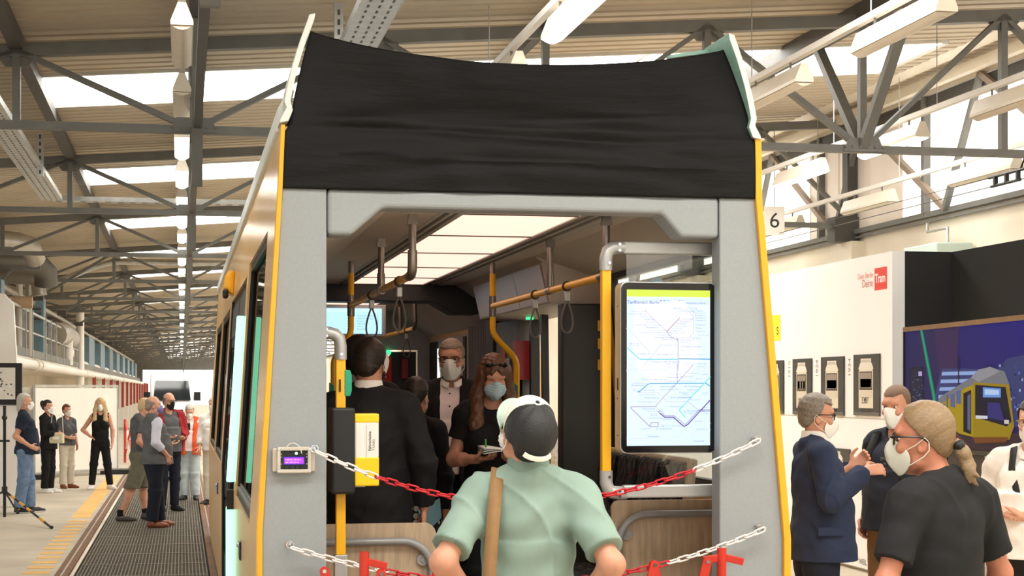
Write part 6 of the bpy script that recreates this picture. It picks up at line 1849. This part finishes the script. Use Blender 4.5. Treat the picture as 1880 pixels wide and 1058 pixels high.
P = Person('woman in a black and white dotted skirt hidden behind the man in black', (1.425, 10.35, FZ), -30, 1.62, .95, 0, tone=T3, female=True, vox=.010, arms={1: dict(el=(.2, -.0, 1.13), wr=(.2, .02, .88), hd=(0, .1, -1), curl=.7)})
P.body(); P.shirt(c_suit, hem=.86, sleeve=1.9, e=.014, name='jacket'); P.put('skirt', [ec((0, 0), .42, 1.02, .25, .2, .15, .12), el((0, 0, .95), (.17, .13, .12))], c_dots, cuts=[lambda X, Y, Z: .43 - Z]); P.shoes(s_black); P.hair(h_dark, 'short'); P.mask(c_mask)
t = empty('folder', (1.50, 10.16, 1.10), R(10), 'pale teal folder held beside the dotted skirt', 'folder'); b = MB(); b.prism([(-.10, .02), (.04, .09), (.05, -.03), (-.05, -.12)], 'y', -.004, .004); b.build('cover', mat('folder_teal', (130, 176, 184), .5), t)
P = Person('man with glasses and white mask in open black jacket and pale pink shirt', (1.787, 11.267, FZ), 170, 1.885, 1.04, .03, tone=T2, vox=.0075,
           arms={1: dict(el=(.265, -.03, 1.16), wr=(.26, .06, .9), hd=(0, .1, -1)), -1: dict(el=(-.265, -.03, 1.16), wr=(-.26, .06, .9), hd=(0, .1, -1))}, head=(-6, -4, 0))
P.body(); P.shirt(c_pink, hem=.93, sleeve=0, e=.012, name='shirt', amp=.002, neck=1.50, flare=.0); P.shirt(c_suit, hem=.78, sleeve=1.93, e=.024, flare=.03, name='jacket', front=(.062, .01)); P.collar(c_white, z=1.525, gap=.2, h=.03)
P.trousers(c_suit, .99, .014, (.096, .072, .066)); P.shoes(s_black); P.hair(h_salt, 'short', e=.008); P.mask(c_mask); P.glasses(g_br, lens=lens_m); P.eyes()
buttons(P, [(.01, .135 - .01 * abs(z - 1.25), z) for z in (1.01, 1.09, 1.18, 1.27, 1.36, 1.44)], m_black)
b = MB(); b.box(-.06, .06, .125, .14, .955, .99); b.build('belt', m_black, P.root)
P = Person('young woman with long brown hair, blue mask and black tee reading notes', (1.805, 9.838, FZ), 176, 1.755, .98, 0, tone=T2, vox=.0065, female=True,
           arms={1: dict(el=(.235, .0, 1.155), wr=(.115, .245, 1.165), hd=(-.62, .62, .1), pal=(-.2, .2, 1), curl=.6), -1: dict(el=(-.22, .0, 1.155), wr=(-.125, .25, 1.16), hd=(.62, .62, .05), pal=(.2, .2, 1), curl=.6)}, head=(4, -20, 0))
P.body(); P.shirt(c_black, hem=.9, sleeve=.56, e=.016, flare=.012); P.trousers(c_black, 1.0, .012); P.shoes(s_black); P.hair(h_brown, 'long'); P.mask(c_maskb, 's')
b = MB()
for q in (-1, 1):
    c = P.hp((q * .038, .075, .238)); b.sphere(c, (.031, .012, .022), 12, 8, 0, P.Rh @ Matrix.Rotation(R(-35), 3, 'X'))
b.tube([P.hp((-.066, .07, .238)), P.hp((-.085, .02, .225)), P.hp((-.088, -.03, .2))], .003, 6, m=1); b.tube([P.hp((.066, .07, .238)), P.hp((.085, .02, .225)), P.hp((.088, -.03, .2))], .003, 6, m=1); b.tube([P.hp((-.012, .082, .242)), P.hp((0, .086, .246)), P.hp((.012, .082, .242))], .003, 6, m=1)
b.build('sunglasses', [sun_m, g_dark], P.root, smooth=True)
t = empty('notepad', (1.79, 9.505, 1.485), R(3), 'white folded notes held by the young woman in black', 'notepad')
for i in range(4):
    b = MB(); b.sheet(lambda u, v: (-.115 + .23 * u, -.085 + .17 * v, .004 * i + .02 * math.sin(math.pi * u + i * .5) + .012 * v + .01 * (i - 1) * u), 8, 4); o = b.build('paper_sheet', mat('paper', (240, 238, 232), .7), t, smooth=True); sd = o.modifiers.new('t', 'SOLIDIFY'); sd.thickness = .001
t = empty('pen', (1.70, 9.47, 1.51), 0, 'green pen held above the notes', 'pen'); b = MB(); b.cyl((0, 0, -.02), (.0, .01, .06), .006, n=8); b.build('barrel', mat('pen_green', (60, 150, 40), .4), t, smooth=True)
P = Person('person in blue and white top outside the right tram door', (3.74, 16.2, 0), 150, 1.72, 1.0, .03, tone=T1)
P.body(); P.shirt(mat('check_cloth', (190, 204, 222), .8, noise=(30, .4)), hem=.9, sleeve=.7, e=.018); P.trousers(c_beige); P.shoes(s_black); P.hair(h_dark, 'short'); P.mask(c_mask)

# ---- in front of the tram
P = Person('man in mint polo and trucker cap seen from behind, hands on hips', (1.218, 5.93, 0), -10, 1.835, .93, .0, tone=T2, vox=.006,
           arms={1: dict(el=(.278, -.19, 1.205), wr=(.19, .03, 1.02), hd=(-.35, .85, -.3), pal=(-1, 0, 0), curl=.3), -1: dict(el=(-.292, -.19, 1.215), wr=(-.19, .03, 1.02), hd=(.35, .85, -.3), pal=(1, 0, 0), curl=.3)}, head=(20, 20, 3), hoff=(-.03, .01, .0), hs=.98)
P.body(); P.shirt(c_mint, hem=.88, sleeve=.80, e=.014, flare=.018, name='polo_shirt', amp=.0065, neck=1.5)
P.collar(c_mint2, z=1.525, h=.06)
for q in (-1, 1):
    a_, e_ = P.sh[q], Vector(P.arm[q]['el']); P.put('sleeve_hem', [cc(a_.lerp(e_, .755), a_.lerp(e_, .805), .0685, .0685)], c_mint2)
P.trousers(c_dkjean, 1.0); P.shoes(s_black); P.hair(h_blk, 'nape', e=.006); P.mask(c_mask, 's')
b = MB(); b.tube([(.062 * math.cos(t_), .062 * math.sin(t_) - .02, 1.488 - .016 * math.sin(t_)) for t_ in [math.pi * (.9 + 1.2 * i / 14) for i in range(15)]], .004, 8, rz=.013); b.build('camera_strap', mat('strap_dark', (66, 66, 68), .6), P.root, smooth=True)
capR = P.Rh @ Matrix.Rotation(R(10), 3, 'X')
m_mesh = mat('cap_mesh_black', (26, 27, 27), .5, bump=(260, .7, .003)); m_capw = mat('cap_white', (238, 238, 222), .8, bump=(300, .1, .002)); m_capg = mat('cap_brim_mint', (176, 194, 180), .8, bump=(300, .1, .002))
ri_ = np.array(capR.inverted(), dtype=np.float32); pv_ = np.array(P.piv, np.float32)
def capl(X, Y, Z):
    x, y, z = X - pv_[0], Y - pv_[1], Z - pv_[2]
    return [ri_[i, 0] * x + ri_[i, 1] * y + ri_[i, 2] * z for i in range(3)]
def ce(c, r, **k): return el(capR @ Vector(c) + P.piv, r, capR, **k)
def cut_c(X, Y, Z):
    x, y, z = capl(X, Y, Z); return np.maximum(.128 + .12 * y - z, -1)
def arch(X, Y, Z):
    x, y, z = capl(X, Y, Z); return .032 - np.sqrt((x / 1.25) ** 2 + (z - .125) ** 2) + 10 * np.clip(y + .05, 0, 1) - 0
crown = P.put('cap_crown', [ce((0, -.006, .158), (.0905, .112, .104)), ce((0, .03, .195), (.07, .07, .068))], m_mesh, .03, [cut_c], lambda X, Y, Z: .0015 * np.sin(8 * np.arctan2(capl(X, Y, Z)[0], capl(X, Y, Z)[1] + .006)), label='black mesh back of the cap')
def cut_f(X, Y, Z):
    x, y, z = capl(X, Y, Z); return np.maximum(np.maximum(.128 + .12 * y - z, -.016 - y + .0 * z + .45 * np.abs(x)), -1)
P.put('cap_front', [ce((0, -.006, .158), (.0925, .114, .106)), ce((0, .03, .195), (.072, .072, .070))], m_capw, .03, [cut_f], label='white front panel of the cap')
b = MB()
def brim(u, v):
    a_ = math.pi * (u - .5) * .98; r0 = .098
    x = math.sin(a_) * (.088 + .012 * v); y = .02 + math.cos(a_) * (.085 + .085 * v) ; z = .145 - .02 * math.sin(a_) ** 2 + .03 * v
    return capR @ Vector((x, y, z)) + P.piv
b.sheet(brim, 18, 6); o = b.build('cap_brim', m_capg, P.root, smooth=True); sd = o.modifiers.new('t', 'SOLIDIFY'); sd.thickness = .004
b = MB(); b.tube([capR @ Vector((.055 * math.sin(t_), -.006 - .119 * math.cos(t_ * .55), .128 - .01 * math.cos(t_))) + P.piv for t_ in [-1.1 + 2.2 * i / 10 for i in range(11)]], .003, 6, rz=.010); b.build('cap_strap', m_capw, P.root, smooth=True)
b = MB(); b.sphere(capR @ Vector((0, 0, .266)) + P.piv, .009); b.build('cap_button', m_mesh, P.root, smooth=True)
t = empty('shoulder_bag', (1.218, 5.93, 0), R(-10), 'tan shoulder bag with a wide tan strap over the green shirt', 'bag')
m_tan = mat('strap_tan', (150, 114, 72), .7, noise=(30, .12), bump=(300, .2, .002)); m_bag = mat('bag_tan', (206, 176, 136), .7, noise=(20, .08))
def strp(pts, w, th=.004):
    b = MB(); vs = []
    for i, (x, y, z) in enumerate(pts):
        d = Vector(pts[min(i + 1, len(pts) - 1)]) - Vector(pts[max(0, i - 1)])
        sd_ = d.cross(Vector((0, -1, .15))).normalized() * w / 2
        vs += [Vector((x, y, z)) - sd_, Vector((x, y, z)) + sd_]
    b.add(vs, [(2 * i, 2 * i + 1, 2 * i + 3, 2 * i + 2) for i in range(len(pts) - 1)]); return b
bs = P.S
pts = [(-.06, .13, 1.32), (-.088, .095, 1.44), (-.096, .03, 1.508), (-.104, -.035, 1.522), (-.110, -.095, 1.482), (-.118, -.135, 1.40), (-.128, -.155, 1.28), (-.136, -.158, 1.15), (-.142, -.158, 1.05), (-.13, -.16, .98)]
o = strp([(x * bs, y * bs, z * bs) for x, y, z in pts], .046).build('strap', m_tan, t, smooth=True); sd = o.modifiers.new('t', 'SOLIDIFY'); sd.thickness = .005
b = MB(); b.beam((-.172 * bs, -.155 * bs, 1.075 * bs), (-.118 * bs, -.157 * bs, 1.075 * bs), .008, .008); b.beam((-.172 * bs, -.155 * bs, 1.11 * bs), (-.118 * bs, -.157 * bs, 1.11 * bs), .006, .006); b.build('buckle', m_tan, o)
t2 = P.put  # (keeps the helper at hand)
pc = skin_obj('pouch', skin([el((-.02, -.215, .93), (.15, .06, .115)), el((-.02, -.205, .90), (.16, .06, .12))], .01, .03), m_bag, t)
b = MB(); b.beam((.05, -.272, .985), (.09, -.268, .975), .02, .008); b.build('tag', mat('tag_red', (150, 50, 40), .6), t)

P = Person('man in navy suit with white mask and glasses gesturing with both hands', (3.80, 9.75, 0), -96, 1.815, 1.08, .06, tone=T2, vox=.006,
           arms={1: dict(el=(.285, .0, 1.17), wr=(.15, .25, 1.335), hd=(-.15, .95, .12), pal=(-.8, .1, -.5), curl=.45), -1: dict(el=(-.26, .06, 1.18), wr=(-.02, .22, 1.35), hd=(.1, .75, .6), pal=(.8, -.2, .2), curl=.75)}, head=(-4, -4, 0))
P.body(); P.shirt(c_navysuit, hem=.80, sleeve=1.92, e=.024, flare=.045, name='jacket', amp=.005, open_v=(.09, 1.1)); P.shirt(c_white, hem=1.05, sleeve=0, e=.010, name='shirt', neck=1.5, flare=-.01); P.collar(c_white, z=1.54, h=.05)
P.trousers(cloth('suit_trousers', (32, 36, 50)), .83, .016, (.098, .076, .068)); P.shoes(s_black); P.hair(h_grey, 'short', e=.012); P.mask(c_mask); P.glasses(g_dark, lens=lens_m, r=.0035); P.eyes()
a_, w_ = Vector(P.arm[1]['el']), Vector(P.arm[1]['wr'])
buttons(P, [a_.lerp(w_, .72 + .05 * i) + Vector((.047, .0, -.01)) for i in range(4)], mat('button_grey', (90, 96, 112), .3), .006)
b = MB(); b.beam((.245, -.06, .985), (.235, .10, .985), .012, .05, (0, 0, 1)); b.build('pocket_flap', c_navysuit, P.root, bev=.003)
P = Person('man with shaved head, dark navy tee and brown trousers, thumb in pocket', (4.53, 10.22, 0), 112, 1.875, 1.06, .05, tone=T2, vox=.0075,
           arms={1: dict(el=(.265, -.05, 1.16), wr=(.215, .06, .96), hd=(-.15, .4, -.9), pal=(-1, 0, 0), curl=.5), -1: dict(el=(-.26, -.04, 1.16), wr=(-.24, .08, .93), hd=(0, .2, -1))}, head=(14, -8, 0))
P.body(); P.shirt(c_dknavy, hem=.90, sleeve=.66, e=.018, flare=.028); P.trousers(c_brown, .99, .016, (.1, .078, .068)); P.shoes(s_black); P.hair(h_stub, 'short', e=.003, amp=.0006); P.mask(c_mask); P.eyes()
t = empty('backpack', tuple(P.root.location), R(118), 'black backpack worn by the man with the shaved head', 'backpack')
sc_ = P.S
for q in (-1, 1):
    pts = [(q * .12, -.13, 1.30), (q * .115, -.11, 1.44), (q * .11, -.03, 1.52), (q * .112, .06, 1.48), (q * .118, .128, 1.36), (q * .13, .14, 1.22), (q * .16, .10, 1.1)]
    o = strp([(x * sc_, y * sc_, z * sc_) for x, y, z in pts], .055).build('strap', m_rubber, t, smooth=True); sd = o.modifiers.new('t', 'SOLIDIFY'); sd.thickness = .008
skin_obj('pack', skin([el((0, -.225, 1.26), (.15, .085, .22)), el((0, -.225, 1.16), (.15, .09, .17))], .012, .03), m_rubber, t)
P = Person('man with blond ponytail, black glasses and charcoal tee turned to the left', (2.735, 5.79, 0), 20, 1.80, .94, .04, tone=T3, vox=.0058,
           arms={1: dict(el=(.29, -.02, 1.15), wr=(.27, .08, .9), hd=(0, .2, -1)), -1: dict(el=(-.29, -.03, 1.15), wr=(-.27, .1, .9), hd=(0, .2, -1))}, head=(38, -2, 0), hoff=(-.045, .04, -.012), hs=1.03)
P.body(); P.shirt(c_char, hem=.86, sleeve=.74, e=.018, flare=.022, amp=.004, neck=1.5); P.trousers(c_dktr, 1.0); P.shoes(s_black); P.hair(h_dbl, 'back', e=.009, amp=.0008); P.mask(c_maskg); P.glasses(g_dark, lens=lens_m, r=.0042); P.eyes()
tie = P.hp((0, -.128, .105)); 
P.put('hair_tie', [rc(P.hp((-.006, -.122, .112)), P.hp((.006, -.125, .1)), .022, .022)], h_blk, disp=lambda X, Y, Z: .002 * np.sin(300 * Z) * np.sin(300 * X))
P.put('ponytail', [rc(P.hp((0, -.115, .118)), P.hp((0, -.135, .085)), .02, .022), rc(P.hp((0, -.135, .085)), P.hp((.006, -.148, .04)), .023, .023), rc(P.hp((.006, -.148, .04)), P.hp((.0, -.150, -.0)), .022, .016), rc(P.hp((0, -.15, .0)), P.hp((.02, -.178, -.03)), .014, .004), rc(P.hp((-.01, -.148, .03)), P.hp((-.015, -.19, -.0)), .014, .003)], h_dbl, .02, disp=lambda X, Y, Z: .0022 * np.sin(230 * X + 5 * np.sin(30 * Z)) * np.sin(190 * Y + 4 * np.sin(25 * Z)))
b = MB(); letters(b, 'FFP2', .016, P.hp((-.048, .128, .068)), P.Rh @ Vector((.62, .75, 0)), (0, 0, 1)); letters(b, 'NR', .011, P.hp((-.046, .128, .052)), P.Rh @ Vector((.62, .75, 0)), (0, 0, 1)); b.build('mask_print', mat('print_grey', (120, 120, 112), .7), P.root, fix=False)
P = Person('man in white short-sleeved shirt holding his hands together at the right edge', (4.75, 8.86, 0), 128, 1.79, 1.12, .1, tone=T1, vox=.008,
           arms={1: dict(el=(.30, .0, 1.15), wr=(.08, .25, 1.17), hd=(-.8, .4, 0), pal=(0, -.3, -1), curl=.6), -1: dict(el=(-.29, .0, 1.15), wr=(-.06, .26, 1.14), hd=(.8, .4, 0), pal=(0, -.2, 1), curl=.6)}, head=(12, -4, 0))
P.body(); P.shirt(c_white, hem=.90, sleeve=.80, e=.02, flare=.03); P.collar(c_white, z=1.5); P.trousers(c_dktr, .98, .016, (.1, .078, .07)); P.shoes(s_black); P.hair(h_dark, 'short'); P.mask(c_mask); P.glasses(mat('spectacle_gold', (190, 160, 90), .25, .8), lens=lens_m, r=.002); P.eyes()
t = empty('shoulder_strap_bag', tuple(P.root.location), R(128), 'black bag with its strap over the white shirt at the right edge', 'bag')
sc_ = P.S
o = strp([(x * sc_, y * sc_, z * sc_) for x, y, z in [(.09, -.13, 1.36), (.10, -.06, 1.515), (.10, .03, 1.515), (.07, .125, 1.40), (.0, .19, 1.22), (-.1, .2, 1.06), (-.2, .1, .96)]], .04).build('strap', m_rubber, t, smooth=True); sd = o.modifiers.new('t', 'SOLIDIFY'); sd.thickness = .006
skin_obj('pouch', skin([el((-.27, -.02, .9), (.06, .13, .12))], .012, .03), m_rubber, t)
